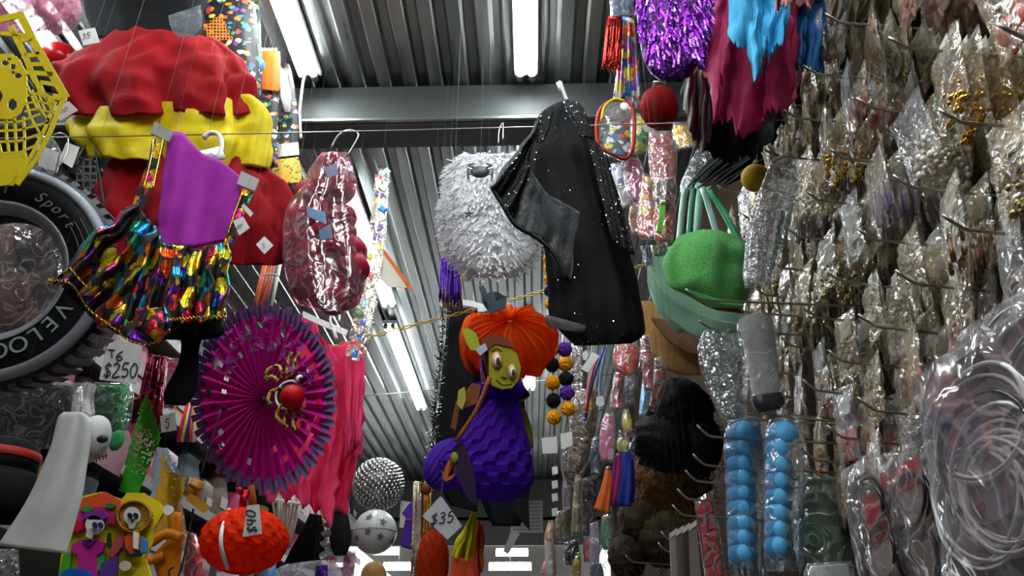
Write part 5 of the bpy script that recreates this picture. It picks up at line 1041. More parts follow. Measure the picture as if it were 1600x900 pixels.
# ---- blue foam ball sleeves
def ball_sleeve(label, cx0, y0, cx1, y1, X, n, seed, rpx, tint='#dfeaf2', strip_=True):
    t = thing('foam_ball_sleeve', label, 'bag', WX(cx1, y1, X), 'sleeves of blue foam balls')
    Y = YX((cx0 + cx1) / 2, (y0 + y1) / 2, X)
    for i in range(n):
        u = (i + .6) / (n + .2); x = cx0 + (cx1 - cx0) * u; y = y0 + (y1 - y0) * u; rb = rpx * (1.3 if i == 0 else 1.12); x -= 0 if i == 0 else 5; part('foam_ball', M().ball(W(x, y, Y), rb * PX(x, y, Y), nu=16, nv=10, fn=lambda a, b, i, j: 1 + .10 * math.cos(4 * a) * math.sin(b) ** 2), cloth('#62b8ec', .6, .1, 60, .1, .08), t)
    r2 = rpx * 1.6
    part('film', drape([(cx0 - r2 * .5, y0 - 18, cx0 + r2 * .6, y0 - 18), (cx0 - r2, y0 + 8, cx0 + r2 * 1.1, y0 + 8), ((cx0 + cx1) / 2 - r2, (y0 + y1) / 2, (cx0 + cx1) / 2 + r2 * 1.2, (y0 + y1) / 2), (cx1 - r2 * .9, y1 + 4, cx1 + r2 * 1.2, y1 + 4), (cx1 - r2 * .7, y1 + 22, cx1 + r2, y1 + 22)], Y, .6, amp=(.02, .05), k=4, n=24, m=16, wob=.08, seed=seed), film(tint, .12, .7, 14, .42), t)
    if strip_: part('card', quad([(cx0 - r2 * .95, y0), (cx0 - r2 * .5, y0), (cx1 - r2 * .4, y1), (cx1 - r2 * .85, y1)], Y + .01), paper('#d8a8c4'), t, smooth=False)
    hook(Vector((WX(cx0, y0, X).x, Y, W(cx0, y0 - 16, Y).z)), 'bent wire hook carrying the ' + ('larger' if seed == 1 else 'hinder') + ' sleeve of blue foam balls')
ball_sleeve('clear sleeve of blue foam balls, the larger one beside the red palette', 1163, 668, 1166, 880, .545, 9, 1, 19)
ball_sleeve('clear sleeve of blue foam balls, tucked behind the larger one', 1224, 665, 1220, 870, .60, 8, 2, 18, strip_=False)
# ---- glitter bottle pack and white roll
def pack_X(name, label, rows, X, inner, seed=0, fm=None, cat='bag', group=None, ratio=.35, inset=.82):
    r = rows[len(rows) // 2]; Y = YX((r[0] + r[2]) / 2, (r[1] + r[3]) / 2, X)
    c = (W(rows[0][0], rows[0][1] + 2, Y) + W(rows[0][2], rows[0][3] + 2, Y)) / 2; hook(c + Vector((-.01, 0, 0)), 'wire hook holding the ' + ' '.join(label.split()[:9]))
    return film_bag(name, label, rows, Y, inner, seed, fm, cat, group, None, inset, False, ratio), Y
pack_X('glitter_pack', 'clear pack of holographic glitter bottles below the green hat', [(1100, 515, 1140, 512), (1090, 540, 1146, 530), (1092, 575, 1160, 560), (1110, 620, 1166, 610), (1130, 660, 1166, 655)], .50, sequin('#9fa3a2', '#e8ffff', 200, .5, .3), 3, film('#f2f2f2', .2, 1, 30, .45))
t, Y = pack_X('cotton_roll', 'roll of white cotton in clear film beside the glitter pack', [(1160, 490, 1186, 482), (1150, 510, 1214, 500), (1160, 570, 1218, 560), (1172, 625, 1222, 615), (1180, 640, 1218, 635)], .60, cloth('#c9c9c6', .8), 4)
part('base', drape([(1176, 618, 1222, 612), (1178, 632, 1226, 628), (1186, 645, 1218, 640)], Y - .02, .4, seed=5), plastic('#2a2a2e', .3), t)
t, Y = pack_X('iridescent_bag', 'shiny clear film bags with lilac and teal strips left of the trinket bags', [(1205, 250, 1235, 235), (1188, 290, 1250, 280), (1172, 350, 1232, 345), (1160, 420, 1215, 410), (1164, 450, 1200, 446)], .62, None, 8, film('#eef4f4', .3, 1, 20, .6, .08))
part('fold', drape([(1186, 300, 1204, 292), (1172, 340, 1200, 336), (1164, 400, 1190, 396), (1170, 440, 1186, 438)], Y - .04, .4, amp=(.1, .2), k=4, wob=.2, seed=3), film('#ffffff', .4, 1, 26, .6, .08), t)
for a, h in (((1216, 300), '#a894b8'), ((1206, 310), '#7fb8b4'), ((1224, 330), '#5fa0c0'), ((1196, 350), '#8fbcae')): part('strip', strip([a, (a[0] - 10, a[1] + 50), (a[0] - 22, a[1] + 100)], 7, Y + .01, .003), plastic(h, .3), t, smooth=False)
pack_X('clear_pack', 'dim clear pack with a teal corner below the blue foam sleeves', [(1250, 740, 1330, 745), (1248, 790, 1330, 790), (1250, 860, 1345, 860), (1260, 930, 1350, 930)], .72, cloth('#5a6a5e', .5), 9, film('#d8e4da', .12, .7, 12, .4))
pack_X('clear_pack', 'pale pack with a green stripe at the foot of the hook wall', [(1260, 880, 1330, 878), (1255, 900, 1335, 898), (1250, 940, 1340, 940)], .58, cloth('#c2c4bc', .5), 10)
# ---- palette and cards
t = thing('paint_palette', 'red watercolour tray of square pans in clear film', 'toy', W(1110, 905, YX(1105, 840, .52)))
Y = YX(1105, 840, .52)
part('tray', plate([(1086, 788), (1112, 770), (1130, 900), (1104, 915)], Y, .008), plastic('#8a3a40', .4), t, smooth=False)
for i in range(5):
    for j in range(2):
        u0, v0 = j / 2 + .06, i / 5 + .02; u1, v1 = u0 + .4, v0 + .165
        f = lambda u, v: (1089 + 22 * u + 18 * v, 790 - 16 * u + 122 * v + 2 * u * v)
        part('paint_pan', plate([f(u0, v0), f(u1, v0), f(u1, v1), f(u0, v1)], Y - .004, .006), plastic('#d8384c', .35), t, smooth=False)
part('film', drape([(1084, 782, 1114, 765), (1098, 850, 1126, 840), (1100, 920, 1136, 910)], Y, .5, n=20, m=8, seed=4), FILM, t); cord(t, 1098, 784, Y, NYLON)
for i, (x, h) in enumerate(((1046, '#8a807a'), (1056, '#5a524e'), (1066, '#3a3634'), (1076, '#6a625c'))):
    t = thing('card_pack', ('grey', 'brown', 'near black', 'taupe')[i] + ' flat pack hanging edge-on beside the red palette', 'pack', W(x + 8, 930, 1.75 - i * .03), 'flat packs beside the red palette')
    part('card', plate([(x, 836 - i * 4), (x + 12, 826 - i * 4), (x + 22, 930), (x + 4, 930)], 1.75 - i * .03, .004), plastic(h, .35), t, smooth=False); part('header', plate([(x, 834 - i * 4), (x + 12, 824 - i * 4), (x + 13, 832 - i * 4), (x + 1, 842 - i * 4)], 1.748 - i * .03, .006), plastic('#b8b0a8', .4), t, smooth=False); cord(t, x + 6, 830 - i * 4, 1.75 - i * .03, NYLON)
# ---- hats
def blob(name, label, rows, X, mt, seed, ratio=.5, cat='hat', extra=None, amp=(.02, .05), k=5, wob=.06, n=48, m=24, hair=0):
    r = rows[len(rows) // 2]; Y = YX((r[0] + r[2]) / 2, (r[1] + r[3]) / 2, X)
    t = thing(name, label, cat, W((rows[-1][0] + rows[-1][2]) / 2, max(rows[-1][1], rows[-1][3]), Y)); return t, Y
t, Y = blob('felt_hat', 'bright green felt hat, topmost of the three hats', [(1040, 400, 1165, 400)], .50, None, 1)
G1 = cloth('#6cbc68', .95, .9, 160, .3, .3); s = PX(1105, 410, Y)
part('crown', drape([(1098, 358, 1126, 360), (1064, 368, 1156, 374), (1048, 384, 1170, 392), (1040, 410, 1172, 415), (1050, 445, 1168, 455), (1092, 474, 1160, 478)], Y, .55, amp=(.02, .05), k=4, wob=.13, n=64, m=32, seed=3), G1, t)
part('brim', drape([(1050, 440, 1080, 455), (1090, 468, 1160, 476), (1110, 480, 1150, 482)], Y - .02, .5, seed=2), G1, t)
part('inner_band', drape([(1070, 452, 1100, 466), (1095, 474, 1160, 484), (1120, 485, 1160, 490)], Y + .0, .4, seed=4), cloth('#7a4a40', .8), t, label='brown inner band'); cord(t, 1110, 364, Y, NYLON)
t, Y = blob('felt_hat', 'pale mint felt hat hanging under the bright green hat', [(1010, 470, 1165, 480)], .53, None, 1)
G2 = cloth('#8fb69c', .9, .4, 70, .5, .1)
part('crown', drape([(1022, 392, 1050, 384), (1012, 415, 1070, 410), (1014, 450, 1110, 450), (1030, 490, 1150, 480), (1060, 520, 1165, 505)], Y + .05, .4, amp=(.01, .03), k=3, wob=.04, seed=5), G2, t)
part('brim', curtain([(1012, 420), (1030, 452), (1075, 482), (1120, 500), (1168, 505)], [(1012, 440), (1032, 488), (1075, 520), (1115, 538), (1160, 545)], Y - .02, 24, 10, .006, 1, 3), cloth('#7fa48e', .9, .4, 70, .4, .1), t, solid=.006); cord(t, 1036, 388, Y + .05, NYLON)
t, Y = blob('felt_hat', 'tan felt hat, lowest of the three hats', [(1000, 520, 1120, 560)], .58, None, 1)
part('crown', drape([(1002, 470, 1016, 470), (1000, 510, 1060, 500), (1010, 545, 1110, 540), (1035, 572, 1120, 575), (1060, 586, 1110, 586)], Y + .06, .4, amp=(.01, .03), k=3, wob=.04, seed=6), cloth('#9a7446', .9, .4, 70, .4, .12), t)
part('inner_band', drape([(1015, 495, 1090, 505), (1040, 530, 1120, 540), (1070, 550, 1120, 560)], Y - .04, .2, seed=7), cloth('#6a503a', .8), t); cord(t, 1008, 472, Y + .06, NYLON)
hook(WX(1095, 468, .42), 'pale wire hook poking out below the bright green hat')
# ---- wigs
def wig(label, blobs, X, h, seed, curl=.5):
    t = thing('curly_wig', label, 'wig', WX(blobs[-1][0], blobs[-1][1] + blobs[-1][3], X), 'wigs on the hook wall'); rr = random.Random(seed); mt = cloth(h, .7, .9, 55, .4, .5, 0, 'curly_hair')
    Y = YX(blobs[0][0], blobs[0][1], X)
    for bx, by, rx, ry in blobs:
        s = PX(bx, by, Y); c = W(bx, by, Y)
        part('hair_mass', M().ball(c, rx * s, rx * s * .7, ry * s, 40, 28, lambda a, b, i, j: 1 + .10 * noise.noise(Vector((math.cos(a) * 3, math.sin(a) * 3, b * 3)) * 1.6 + Vector((seed, bx, 0))) + rr.uniform(-.05, .05)), mt, t)
    m = M()
    for i in range(int(170 * curl * 2)):
        bx, by, rx, ry = rr.choice(blobs); s = PX(bx, by, Y); c = W(bx, by, Y); a, b = rr.uniform(0, 6.28), rr.uniform(.1, 3)
        n = Vector((math.sin(b) * math.cos(a), -abs(math.sin(b) * math.sin(a)) * .7, math.cos(b))); p = c + Vector((n.x * rx * s, n.y * rx * s, n.z * ry * s)); q0 = rr.uniform(0, 6); rad = rr.uniform(.006, .012)
        m.tube([p + n * (.004 + .003 * k_) + Vector((rad * math.cos(q0 + k_ * .9), rad * .6 * math.sin(q0 + k_ * .9), -.006 * k_ + rad * .5 * math.sin(q0 + k_ * .9))) for k_ in range(9)], .0018, 4)
    part('curls', m, cloth(h, .45, .2, 80, .3, .4, 0, 'curly_hair'), t, kind='stuff'); b = blobs[0]; cord(t, b[0], b[1] - b[3] * .9, YX(b[0], b[1], X), INK)
wig('big black curly wig below the tan hat', [(1060, 640, 52, 50), (1040, 690, 52, 46), (1085, 690, 42, 55)], .62, '#0b0a0b', 1)
wig('brown curly wig directly below the black one', [(1045, 755, 50, 40), (1015, 740, 28, 30), (1080, 770, 34, 38)], .60, '#6a4822', 2)
wig('dark brown straggly wig, lowest of the wigs', [(1000, 810, 34, 38), (1040, 840, 50, 44), (980, 870, 30, 34)], .62, '#33261a', 3)
for i, (x, y) in enumerate(((1112, 682), (1105, 727), (1092, 752), (1078, 780), (1070, 805), (1050, 845), (1045, 862), (990, 878))):
    hook(WX(x, y, .46), f'empty wire hook, {ORD[i]} from the top along the wigs')
# ---- purple tinsel wig
t = thing('tinsel_wig', 'shiny purple tinsel wig at the top before the maroon rags', 'wig', WX(1050, 135, .34)); Y = YX(1050, 60, .34)
part('cap', drape([(1000, -50, 1110, -50), (994, 0, 1112, 0), (998, 60, 1106, 60), (1010, 105, 1086, 105), (1030, 125, 1075, 122)], Y, .5, seed=3), foil('#3a0a50', .35), t)
m = M(); m2 = M(); rr = random.Random(9)
for i in range(620):
    a = rr.uniform(-.3, math.pi + .3); v = rr.random(); cx = 1052; rx = 60 * (1 - .35 * v * v); x = cx - rx * math.cos(a) ; y = -60 + 150 * v; p = W(x, y, Y - .11 * math.sin(max(0, min(math.pi, a))) * PX(1050, 60, Y) / PX(1050, 60, 1.3))
    L = rr.uniform(.015, .045); wv = Vector((rr.uniform(-.3, .3), rr.uniform(-.3, .3), 0)) * L; e = Vector((.0022, rr.uniform(-.001, .001), 0)); q = p + Vector((0, 0, -L)) + wv
    (m if i % 3 else m2).add([p - e, p + e, q + e, q - e], [(0, 1, 2, 3)])
part('strands', m, foil('#7a18a8', .18, .4), t, kind='stuff'); part('strands', m2, foil('#b468dc', .15, .4), t, kind='stuff', label='lighter purple strands')
# ---- ragged costumes
def ragged(label, h, top, bot, Y, seed, mt=None, amp=.022, k=2, n=70, jag=9):
    t = thing('ragged_cape', label, 'clothes', W(bot[0][0], max(p[1] for p in bot), Y), 'ragged costume cloths'); rr = random.Random(seed)
    b2 = []
    for i in range(n + 1): 
        q = lin(bot, i / n); b2.append((q[0] + rr.uniform(-.3, .3) * jag, q[1] + (rr.uniform(-1, 1) * jag)))
    part('cloth', curtain(top, b2, Y, n, 34, amp, k, seed, .5), mt or cloth(h, .6, .5, 35, .35, .2), t, solid=.002)
    b3 = [(q[0] + 6, q[1] - rr.uniform(8, 30)) for q in b2]
    part('under_layer', curtain([(p[0] + 8, p[1]) for p in top], b3, Y + .06, n // 2, 20, amp, k + 1, seed + 5, .5), mt or cloth(h, .6, .5, 35, .35, .2), t, solid=.002); cord(t, top[0][0] + 4, top[0][1], Y, NYLON)
ragged('maroon ragged cape hanging beside the purple tinsel wig', '#b83060', [(1128, -50), (1150, -60), (1190, -60), (1240, -50)], [(1068, 78), (1084, 105), (1108, 118), (1110, 190), (1135, 180), (1160, 215), (1188, 195), (1200, 175), (1236, 170)], 1.34, 3, k=1.6)
ragged('sky blue ragged cape overlapping the maroon one', '#48aee0', [(1132, -60), (1170, -60), (1200, -60), (1230, -60)], [(1140, 62), (1165, 74), (1180, 132), (1190, 78), (1200, 92), (1222, 70)], 1.2, 4, k=1.4, jag=6)
ragged('deep blue ragged cape hanging behind the sky blue one', '#0f4a7e', [(1190, -60), (1220, -60), (1260, -60), (1300, -60)], [(1190, 90), (1215, 110), (1250, 100), (1290, 112)], 1.47, 5, k=1.6)
ragged('dark wine cloth behind the pale wire hooks', '#4a1228', [(1180, 20), (1220, 20), (1270, 20), (1310, 20)], [(1190, 205), (1215, 190), (1240, 170), (1290, 150)], 1.82, 6, jag=5, k=1.5)
ragged('black ragged cape behind the maroon one', '#0b0b0d', [(1085, 90), (1110, 95), (1150, 100), (1215, 150)], [(1062, 150), (1080, 200), (1100, 236), (1130, 250), (1180, 250), (1215, 220)], 1.57, 7, jag=6, k=1.5)
ragged('dusty pink shreds at the very top over the blue capes', '#b87a7c', [(1205, -40), (1225, -40), (1250, -40), (1275, -40)], [(1214, 20), (1228, 4), (1250, 8), (1268, 14)], 1.1, 8, jag=4)
ragged('grey fold of cloth lining beside the black cape', '#6a6560', [(1072, 120), (1085, 108), (1100, 112), (1110, 118)], [(1066, 170), (1082, 215), (1096, 240), (1105, 225)], 1.46, 9, jag=3, amp=.012)
# ---- scythe blades and sticks
t = thing('silver_bag', 'crumpled silver film bag left of the black scythe blades', 'bag', W(1080, 300, 2.28)); part('film', drape([(1098, 222, 1108, 226), (1082, 245, 1108, 245), (1066, 280, 1104, 268), (1062, 302, 1076, 300)], 2.28, .3, seed=4, wob=.15), foil('#b4b6b6', .2, .9, 30), t); part('fold', drape([(1096, 226, 1112, 222), (1100, 250, 1116, 250), (1080, 288, 1098, 280)], 2.36, .25, seed=6, wob=.12), foil('#9fa3a3', .2, .9, 30), t); cord(t, 1102, 224, 2.28, NYLON)
blades = (((1074, 292), (1120, 250), (1172, 214)), ((1090, 294), (1135, 258), (1188, 224)), ((1106, 296), (1148, 264), (1196, 232)), ((1124, 296), (1160, 270), (1200, 242)))
for i, bp in enumerate(blades):
    Y = 2.02 + i * .035; t = thing('toy_scythe', f'black plastic scythe with a green handle, {ORD[i]} of the row below the black cape', 'toy', W(bp[0][0], 390, Y), 'toy scythes')
    a, b, c = bp; part('blade', plate([a, ((a[0] + b[0]) / 2, (a[1] + b[1]) / 2 - 9), (b[0], b[1] - 12), c, (c[0] + 2, c[1] + 10), (b[0] + 4, b[1] + 6)], Y, .006), plastic('#17191b', .25), t, smooth=False)
    q = (((1070, 296), (1066, 330), (1060, 392)), ((1084, 296), (1080, 330), (1076, 392)), ((1098, 294), (1110, 330), (1128, 392)), ((1106, 294), (1130, 330), (1162, 392)))[i]
    part('handle', ptube([q[0], q[1], q[2]], Y + .01, 5), plastic(('#9fcab8', '#0f7a54', '#8abfae', '#1a9a5c')[i], .4), t, label=('pale mint handle', 'dark green handle', 'pale mint handle', 'emerald handle')[i])
    part('spine', ptube([a, b, c], Y - .003, 1.3), plastic('#5a6062', .3), t); cord(t, c[0], c[1], Y, NYLON)
t = thing('toy_staff', 'thick pale green staff among the scythe handles', 'toy', W(1092, 392, 2.2)); part('shaft', ptube([(1092, 290), (1090, 340), (1084, 392)], 2.2, 6.5), plastic('#7fae98', .4), t); part('cap', M().ball(W(1092, 290, 2.2), .012), plastic('#6a9a86', .4), t); cord(t, 1092, 292, 2.2, NYLON)
t = thing('toy_ball', 'mustard yellow ball half hidden behind the scythe blades', 'ball', WX(1180, 300, .62)); Y = YX(1180, 278, .62); part('shell', M().ball(W(1180, 278, Y), 22 * PX(1180, 278, Y)), cloth('#b8921c', .6), t); part('cap', M().ball(W(1180, 258, Y), .008), INK, t); cord(t, 1180, 258, Y, NYLON)
# ---- hanging packs along the aisle, near group
def P3(name, label, rows, Y, col, seed, mt=None, fm=None, ratio=.4): return film_bag(name, label, rows, Y, mt or cloth(col, .5), seed, fm, 'bag', None, None, .88, True, ratio)
P3('toy_pack', 'navy box pack at the top beside the lamp', [(952, -30, 990, -30), (952, 0, 992, 0), (954, 26, 988, 24)], 1.9, '#1f2f5c', 1)
fringe('streamer_pack', 'red and gold streamer bundle hanging under the navy pack', [(950, 30, ), (972, 32)], [(942, 104), (968, 112)], 2.02, foil('#a82a20', .35), 34, seed=11, w=.006)
fringe('streamer_pack', 'multicoloured straw strips beside the purple tinsel wig', [(972, 30), (990, 34)], [(962, 160), (1000, 165)], 2.1, pattern('#d8c8b0', ('#d84a30', '#3a6ac0', '#e8d048', '#d8d8d8', '#b04aa0'), 24, .9, .4), 40, seed=12, w=.006)
fringe('streamer_pack', 'pale iridescent strips hanging above the zip pouch', [(968, 84), (984, 86)], [(958, 158), (992, 176)], 2.3, foil('#c8ccd4', .2), 26, seed=13, w=.005)
t = thing('zip_pouch', 'clear zip pouch with a red and yellow rounded edge', 'bag', W(955, 250, 2.0)); oval = [(958, 156), (978, 160), (990, 175), (990, 225), (978, 248), (955, 240), (936, 228), (932, 195), (940, 168), (958, 156)]
part('edging', ptube(oval, 2.0, 3, 6), cloth('#a8281c', .5), t); part('piping', ptube([(940, 190), (944, 168), (960, 155), (976, 158)], 1.985, 2.2), cloth('#d8c828', .5), t)
part('filling', drape([(945, 205, 982, 190), (942, 225, 984, 225), (950, 240, 980, 244)], 2.0, .3, seed=4), pattern('#4a5058', ('#c84a30', '#d8b830', '#3a6aa0', '#c8c8c8'), 40, .5), t); part('film', plate([(a, b) for a, b in oval[:-1]], 2.0, .02), FILM, t); part('label', M().ball(W(976, 166, 1.97), 7 * PX(976, 166, 1.97), .003, 8 * PX(976, 166, 1.97)), WHITEP, t); cord(t, 962, 158, 2.0, NYLON)
t = thing('paper_lantern', 'dark red paper lantern above the pack of polka dots', 'decoration', W(1030, 205, 1.95)); part('globe', M().ball(W(1030, 168, 1.95), 30 * PX(1030, 168, 1.95), None, 36 * PX(1030, 168, 1.95), 24, 14, lambda a, b, i, j: 1 + .03 * (-1) ** j), tissue('#8a1418'), t); part('cap', M().box(W(1030, 132, 1.95), .04, .03, .008), STEEL, t); cord(t, 1030, 133, 1.95, NYLON)
P3('toy_pack', 'yellow and green wrapped pack with a white round label', [(988, 178, 1010, 176), (984, 200, 1020, 196), (984, 225, 1018, 220), (990, 242, 1008, 240)], 2.1, '#d8c020', 5, pattern('#d8cc1c', ('#1f8a48', '#1f8a48', '#d8cc1c'), 14, .5))
P3('toy_pack', 'pink pouch with white polka dots', [(976, 246, 996, 244), (974, 270, 1006, 262), (980, 300, 1008, 295), (990, 316, 1004, 314)], 2.05, '#b8447c', 6, pattern('#b8447c', ('#f0e8ec', '#b8447c', '#f0e8ec'), 26, .3))
P3('toy_pack', 'blue and white striped pack beside the polka dot pouch', [(954, 256, 976, 252), (954, 276, 978, 274), (958, 292, 978, 290)], 2.25, '#4a6ac8', 7, pattern('#e0e4ec', ('#3a5ac0', '#5a7ad0'), 34, .4))
P3('plush_pack', 'white pack with black patches under the striped one', [(962, 288, 984, 284), (966, 306, 992, 300), (972, 326, 990, 322)], 2.15, '#d8d8d4', 8, pattern('#dcdcd8', ('#16161a', '#dcdcd8'), 24, .4))
P3('toy_pack', 'tall red pack with pale shapes, above the brown and yellow one', [(1014, 206, 1056, 204), (1012, 240, 1058, 235), (1016, 280, 1056, 276), (1022, 292, 1052, 290)], 1.9, '#b83a3c', 9, pattern('#b03438', ('#d8a8a0', '#b03438', '#c85a50'), 22, .35))
P3('toy_pack', 'brown and yellow pack with letters, below the tall red one', [(1022, 278, 1054, 274), (1020, 300, 1058, 296), (1024, 320, 1054, 318)], 1.86, '#5a3418', 10, pattern('#5a3418', ('#c8b020', '#5a3418'), 24, .4))
P3('toy_pack', 'orange sweets pack hanging in front of the striped things', [(1004, 270, 1020, 274), (998, 310, 1026, 310), (994, 350, 1040, 352), (1000, 374, 1036, 376)], 1.95, '#e0682a', 11, pattern('#e0682a', ('#f0a030', '#c84a50', '#d88a90', '#e8c040'), 26, .6))
P3('toy_pack', 'red and amber pack with a lime stripe', [(1024, 316, 1054, 312), (1020, 345, 1056, 340), (1022, 372, 1052, 372), (1028, 380, 1048, 380)], 1.88, '#b03a1c', 12, pattern('#b8401c', ('#d8a018', '#8a2a18', '#d8a018'), 20, .5))
t = thing('lime_strip', 'lime green plastic strip on the red and amber pack', 'toy', W(1035, 362, 1.78)); part('strip', strip([(1036, 316), (1034, 340), (1030, 362)], 9, 1.78, .006), plastic('#6fc42a', .35), t, smooth=False); part('clip', M().box(W(1036, 316, 1.78), .014, .01, .01), WHITEP, t); cord(t, 1036, 316, 1.785, NYLON)
P3('foil_pack', 'orange and yellow foil pack under the grey cloth fold', [(1052, 192, 1074, 190), (1050, 212, 1084, 206), (1060, 236, 1086, 230)], 1.85, '#d88a28', 13, foil('#d8a828', .3))
P3('toy_pack', 'gold and blue crumpled pack beneath the orange sweets', [(986, 318, 1000, 315), (982, 340, 1002, 338), (988, 368, 1004, 366)], 2.2, '#b88a78', 14, pattern('#c89a70', ('#6a7aa8', '#d86a50', '#c8b090'), 26, .6))
P3('toy_pack', 'dark blue pack peeking beside the pale mint hat', [(1000, 385, 1018, 382), (1004, 400, 1020, 398), (1008, 418, 1020, 416)], 2.2, '#2a3a5c', 15)
P3('toy_pack', 'olive pack just above the pale mint hat', [(1016, 384, 1042, 378), (1018, 396, 1044, 392), (1024, 404, 1040, 402)], 2.1, '#5a6a28', 16)
price_tag([(1003, 196), (1016, 188), (1027, 196), (1024, 206), (1008, 206)], 2.03, 'pale round edged label hanging on the yellow and green pack')
# ---- far group under the black gown
far = [
 ('toy_pack', 'dark maroon cloth roll right behind the black gown hem', [(894, 532, 918, 532), (892, 570, 920, 570), (896, 650, 914, 650)], 3.3, '#4a1620'),
 ('toy_pack', 'brown felt bundle hanging below the maroon roll', [(898, 610, 936, 604), (890, 650, 936, 648), (886, 720, 922, 715), (884, 742, 905, 742)], 3.1, '#5a4028'),
 ('toy_pack', 'dull brown cloth bag behind the felt bundle', [(880, 690, 920, 690), (876, 730, 915, 730), (885, 760, 905, 760)], 3.6, '#4a3a2a'),
 ('toy_pack', 'round red tomato shaped lantern pack', [(962, 534, 994, 532), (958, 552, 1000, 550), (960, 575, 998, 575), (970, 588, 990, 588)], 2.6, '#c8301c'),
 ('toy_pack', 'crimson tube pack under the tomato lantern', [(960, 582, 976, 578), (955, 610, 974, 610), (952, 642, 972, 645)], 2.7, '#8a1c3c'),
 ('toy_pack', 'maroon tube pack beside the tan hat', [(1000, 526, 1014, 522), (1000, 560, 1020, 560), (1006, 612, 1022, 615)], 2.4, '#8a1a34'),
 ('toy_pack', 'dark red folded pack behind the tan hat', [(1022, 560, 1034, 556), (1020, 590, 1042, 590), (1012, 640, 1026, 645)], 2.5, '#7a1420'),
 ('foil_pack', 'silver grey pack beside the crimson tube', [(976, 588, 994, 586), (976, 610, 996, 610), (978, 636, 990, 636)], 2.75, '#7a8086'),
 ('foil_pack', 'light blue foil strip pack beside the black wig', [(1004, 590, 1014, 590), (1000, 620, 1016, 622), (998, 652, 1008, 655)], 2.5, '#6fa8d0'),
 ('toy_pack', 'pink sweets pack hanging clear of the others', [(944, 646, 958, 644), (938, 664, 962, 662), (936, 700, 962, 702), (940, 722, 958, 724)], 2.6, '#c8688a'),
 ('toy_pack', 'navy patterned pack beside the pink sweets', [(926, 684, 936, 680), (922, 705, 938, 702), (924, 745, 938, 745)], 3.0, '#2a3050'),
 ('toy_pack', 'rainbow pouch right of the pink sweets', [(974, 640, 982, 638), (970, 660, 988, 658), (974, 676, 986, 676)], 2.7, '#c8a030'),
 ('toy_pack', 'yellow green pouch under the rainbow one', [(964, 684, 980, 682), (962, 696, 984, 696), (966, 710, 976, 710)], 2.7, '#a8b850'),
 ('toy_pack', 'maroon pouch above the yellow green one', [(966, 672, 988, 670), (966, 682, 990, 680), (972, 692, 988, 690)], 2.8, '#6a1c2c'),
 ('toy_pack', 'purple sliver of cloth beside the brown wig', [(984, 690, 994, 680), (980, 720, 992, 715), (982, 780, 992, 780)], 2.9, '#5a3a7a'),
 ('toy_pack', 'olive cloth strip low along the aisle', [(870, 800, 892, 790), (866, 820, 890, 815), (870, 848, 888, 848)], 3.9, '#5a5838'),
 ('toy_pack', 'beige cloth strip hanging left of the plum one', [(898, 745, 908, 742), (894, 790, 908, 785), (892, 838, 906, 838)], 3.5, '#a09468'),
 ('toy_pack', 'plum dark cloth strip hanging beside the beige one', [(910, 748, 934, 740), (908, 790, 934, 785), (910, 840, 928, 840)], 3.3, '#33242e'),
 ('toy_pack', 'grey violet strip left of the beige cloth', [(880, 740, 892, 740), (878, 770, 894, 770), (880, 800, 892, 800)], 4.0, '#5a5060'),
 ('toy_pack', 'black bag at the bottom beside the yellow rag', [(882, 848, 904, 842), (880, 868, 906, 866), (884, 886, 902, 886)], 3.6, '#17181a'),
 ('toy_pack', 'yellow rag at the bottom of the aisle', [(900, 864, 908, 862), (894, 885, 908, 884), (890, 930, 906, 930)], 3.4, '#a89a20'),
 ('toy_pack', 'pink and white ribbon cluster lowest on the aisle', [(862, 850, 868, 850), (848, 880, 870, 880), (844, 900, 870, 902)], 4.6, '#d8788c'),
 ('toy_pack', 'white ribbon pack above the pink cluster', [(852, 832, 862, 830), (850, 850, 866, 848), (856, 905, 866, 905)], 4.4, '#d8d4d0'),
 ('toy_pack', 'orange and cream pouch high over the ribbons', [(856, 814, 864, 812), (852, 830, 866, 828), (850, 846, 862, 848)], 4.3, '#d89060'),
 ('toy_pack', 'pale lilac pack low beside the wigs', [(922, 818, 934, 814), (920, 850, 938, 846), (922, 905, 936, 905)], 2.9, '#a89ab0'),
 ('toy_pack', 'dull green pack low beside the lilac one', [(940, 806, 956, 802), (938, 840, 958, 838), (942, 862, 954, 862)], 2.8, '#4a8a60'),
 ('toy_pack', 'dark red pack above the dull green one', [(946, 800, 956, 790), (944, 815, 960, 810), (950, 835, 960, 835)], 2.9, '#6a1424'),
 ('toy_pack', 'rust red pack low under the plum strip', [(912, 840, 922, 838), (910, 856, 924, 854), (912, 880, 922, 880)], 3.2, '#a03a34'),
 ('toy_pack', 'slate blue pack at the bottom near the pale hook', [(922, 880, 940, 876), (920, 900, 944, 898), (922, 930, 940, 930)], 2.7, '#4a5468')]
for i, (nm, lb, rw, Y, col) in enumerate(far): P3(nm, lb, rw, Y, col, 60 + i, foil(col, .3) if nm == 'foil_pack' else pattern(col, (col, '#%02x%02x%02x' % tuple(min(255, int(int(col[j:j + 2], 16) * 1.5 + 15)) for j in (1, 3, 5)), col), 26, .4))
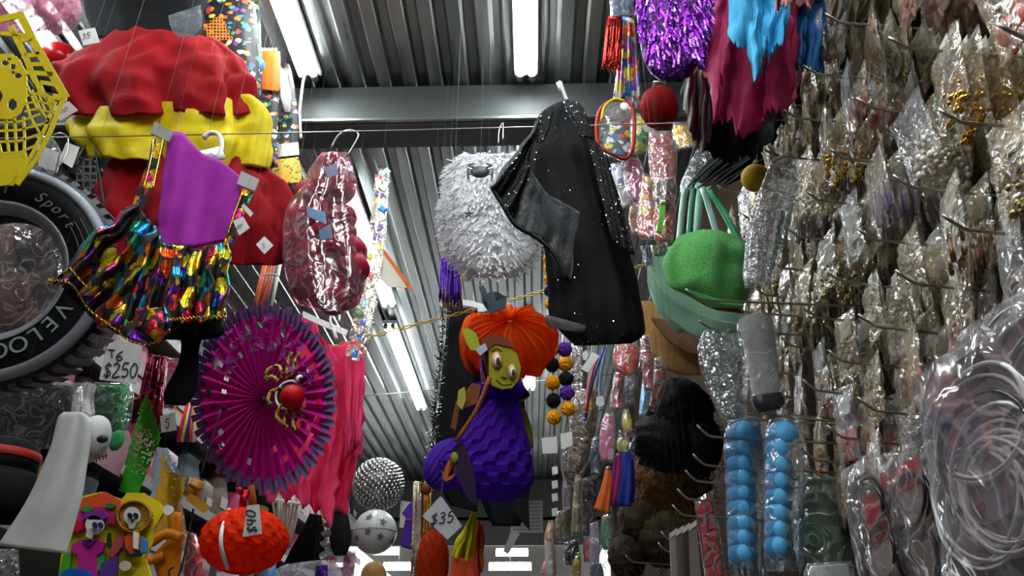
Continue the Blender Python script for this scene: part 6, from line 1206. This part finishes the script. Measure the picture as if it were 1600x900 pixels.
for i, (lb, a, b, h) in enumerate((('red', (934, 556), (916, 645), '#a82030'), ('blue', (944, 544), (914, 655), '#3a58b0'), ('amber', (932, 575), (924, 640), '#d89a30'), ('light blue', (946, 545), (938, 640), '#7a9ac8'))):
    t = thing('hanging_ribbon', lb + ' ribbon strand hanging below the black gown', 'ribbon', W(*b, 2.9), 'ribbon strands'); part('ribbon', ptube([a, ((a[0] + b[0]) / 2 - 4, (a[1] + b[1]) / 2), b], 2.9 + i * .02, 2.4), plastic(h, .4), t); part('knot', M().ball(W(*b, 2.9 + i * .02), .008), plastic(h, .4), t); cord(t, *a, 2.9 + i * .02, NYLON)
for i, (lb, rw, h) in enumerate((('orange', [(946, 732, 954, 728), (938, 765, 956, 760), (928, 795, 952, 805)], '#d8642a'), ('magenta', [(960, 712, 970, 708), (954, 745, 970, 742), (944, 785, 962, 790)], '#b83a8a'), ('royal blue', [(972, 706, 984, 702), (968, 745, 988, 742), (956, 790, 986, 792)], '#2a3f9a'), ('indigo', [(976, 720, 990, 716), (976, 760, 992, 756), (972, 782, 990, 786)], '#3a2f80'))):
    t = thing('folded_fan', lb + ' folded cloth fan hanging beside the brown wig', 'fan', W(rw[-1][0], rw[-1][3], 2.6), 'folded cloth fans'); part('cloth', drape(rw, 2.6 + i * .05, .4, amp=(.05, .12), k=6, seed=i, n=30, m=10), cloth(h, .5), t); part('tip', M().ball(W((rw[0][0] + rw[0][2]) / 2, rw[0][1], 2.6 + i * .05), .008), STEEL, t); cord(t, (rw[0][0] + rw[0][2]) / 2, rw[0][1], 2.6 + i * .05, NYLON)
price_tag([(908, 576), (926, 550), (937, 556), (918, 582)], 2.5, 'long white tag hanging below the black gown')
price_tag([(910, 552), (916, 546), (920, 554), (916, 563), (911, 562)], 2.6, 'tiny white tear shaped tag beside the long white one')
price_tag([(932, 620), (942, 618), (945, 632), (938, 636), (931, 632)], 2.75, 'white oval tag among the ribbon strands')
for i, y in enumerate((730, 752, 772, 795)): price_tag([(862, y), (871, y - 2), (872, y + 10), (863, y + 12)], 4.2 + .05 * i, f'small white tag, {ORD[i]} down the string of tags on the aisle', group='string of small tags')
# ---- glossy slips with teal tinge just left of the hooks
P3('toy_pack', 'small pink clear pack between the green hat and the hooks', [(1172, 405, 1196, 400), (1168, 425, 1198, 420), (1172, 445, 1192, 442)], YX(1180, 425, .6), '#b85a7a', 90)
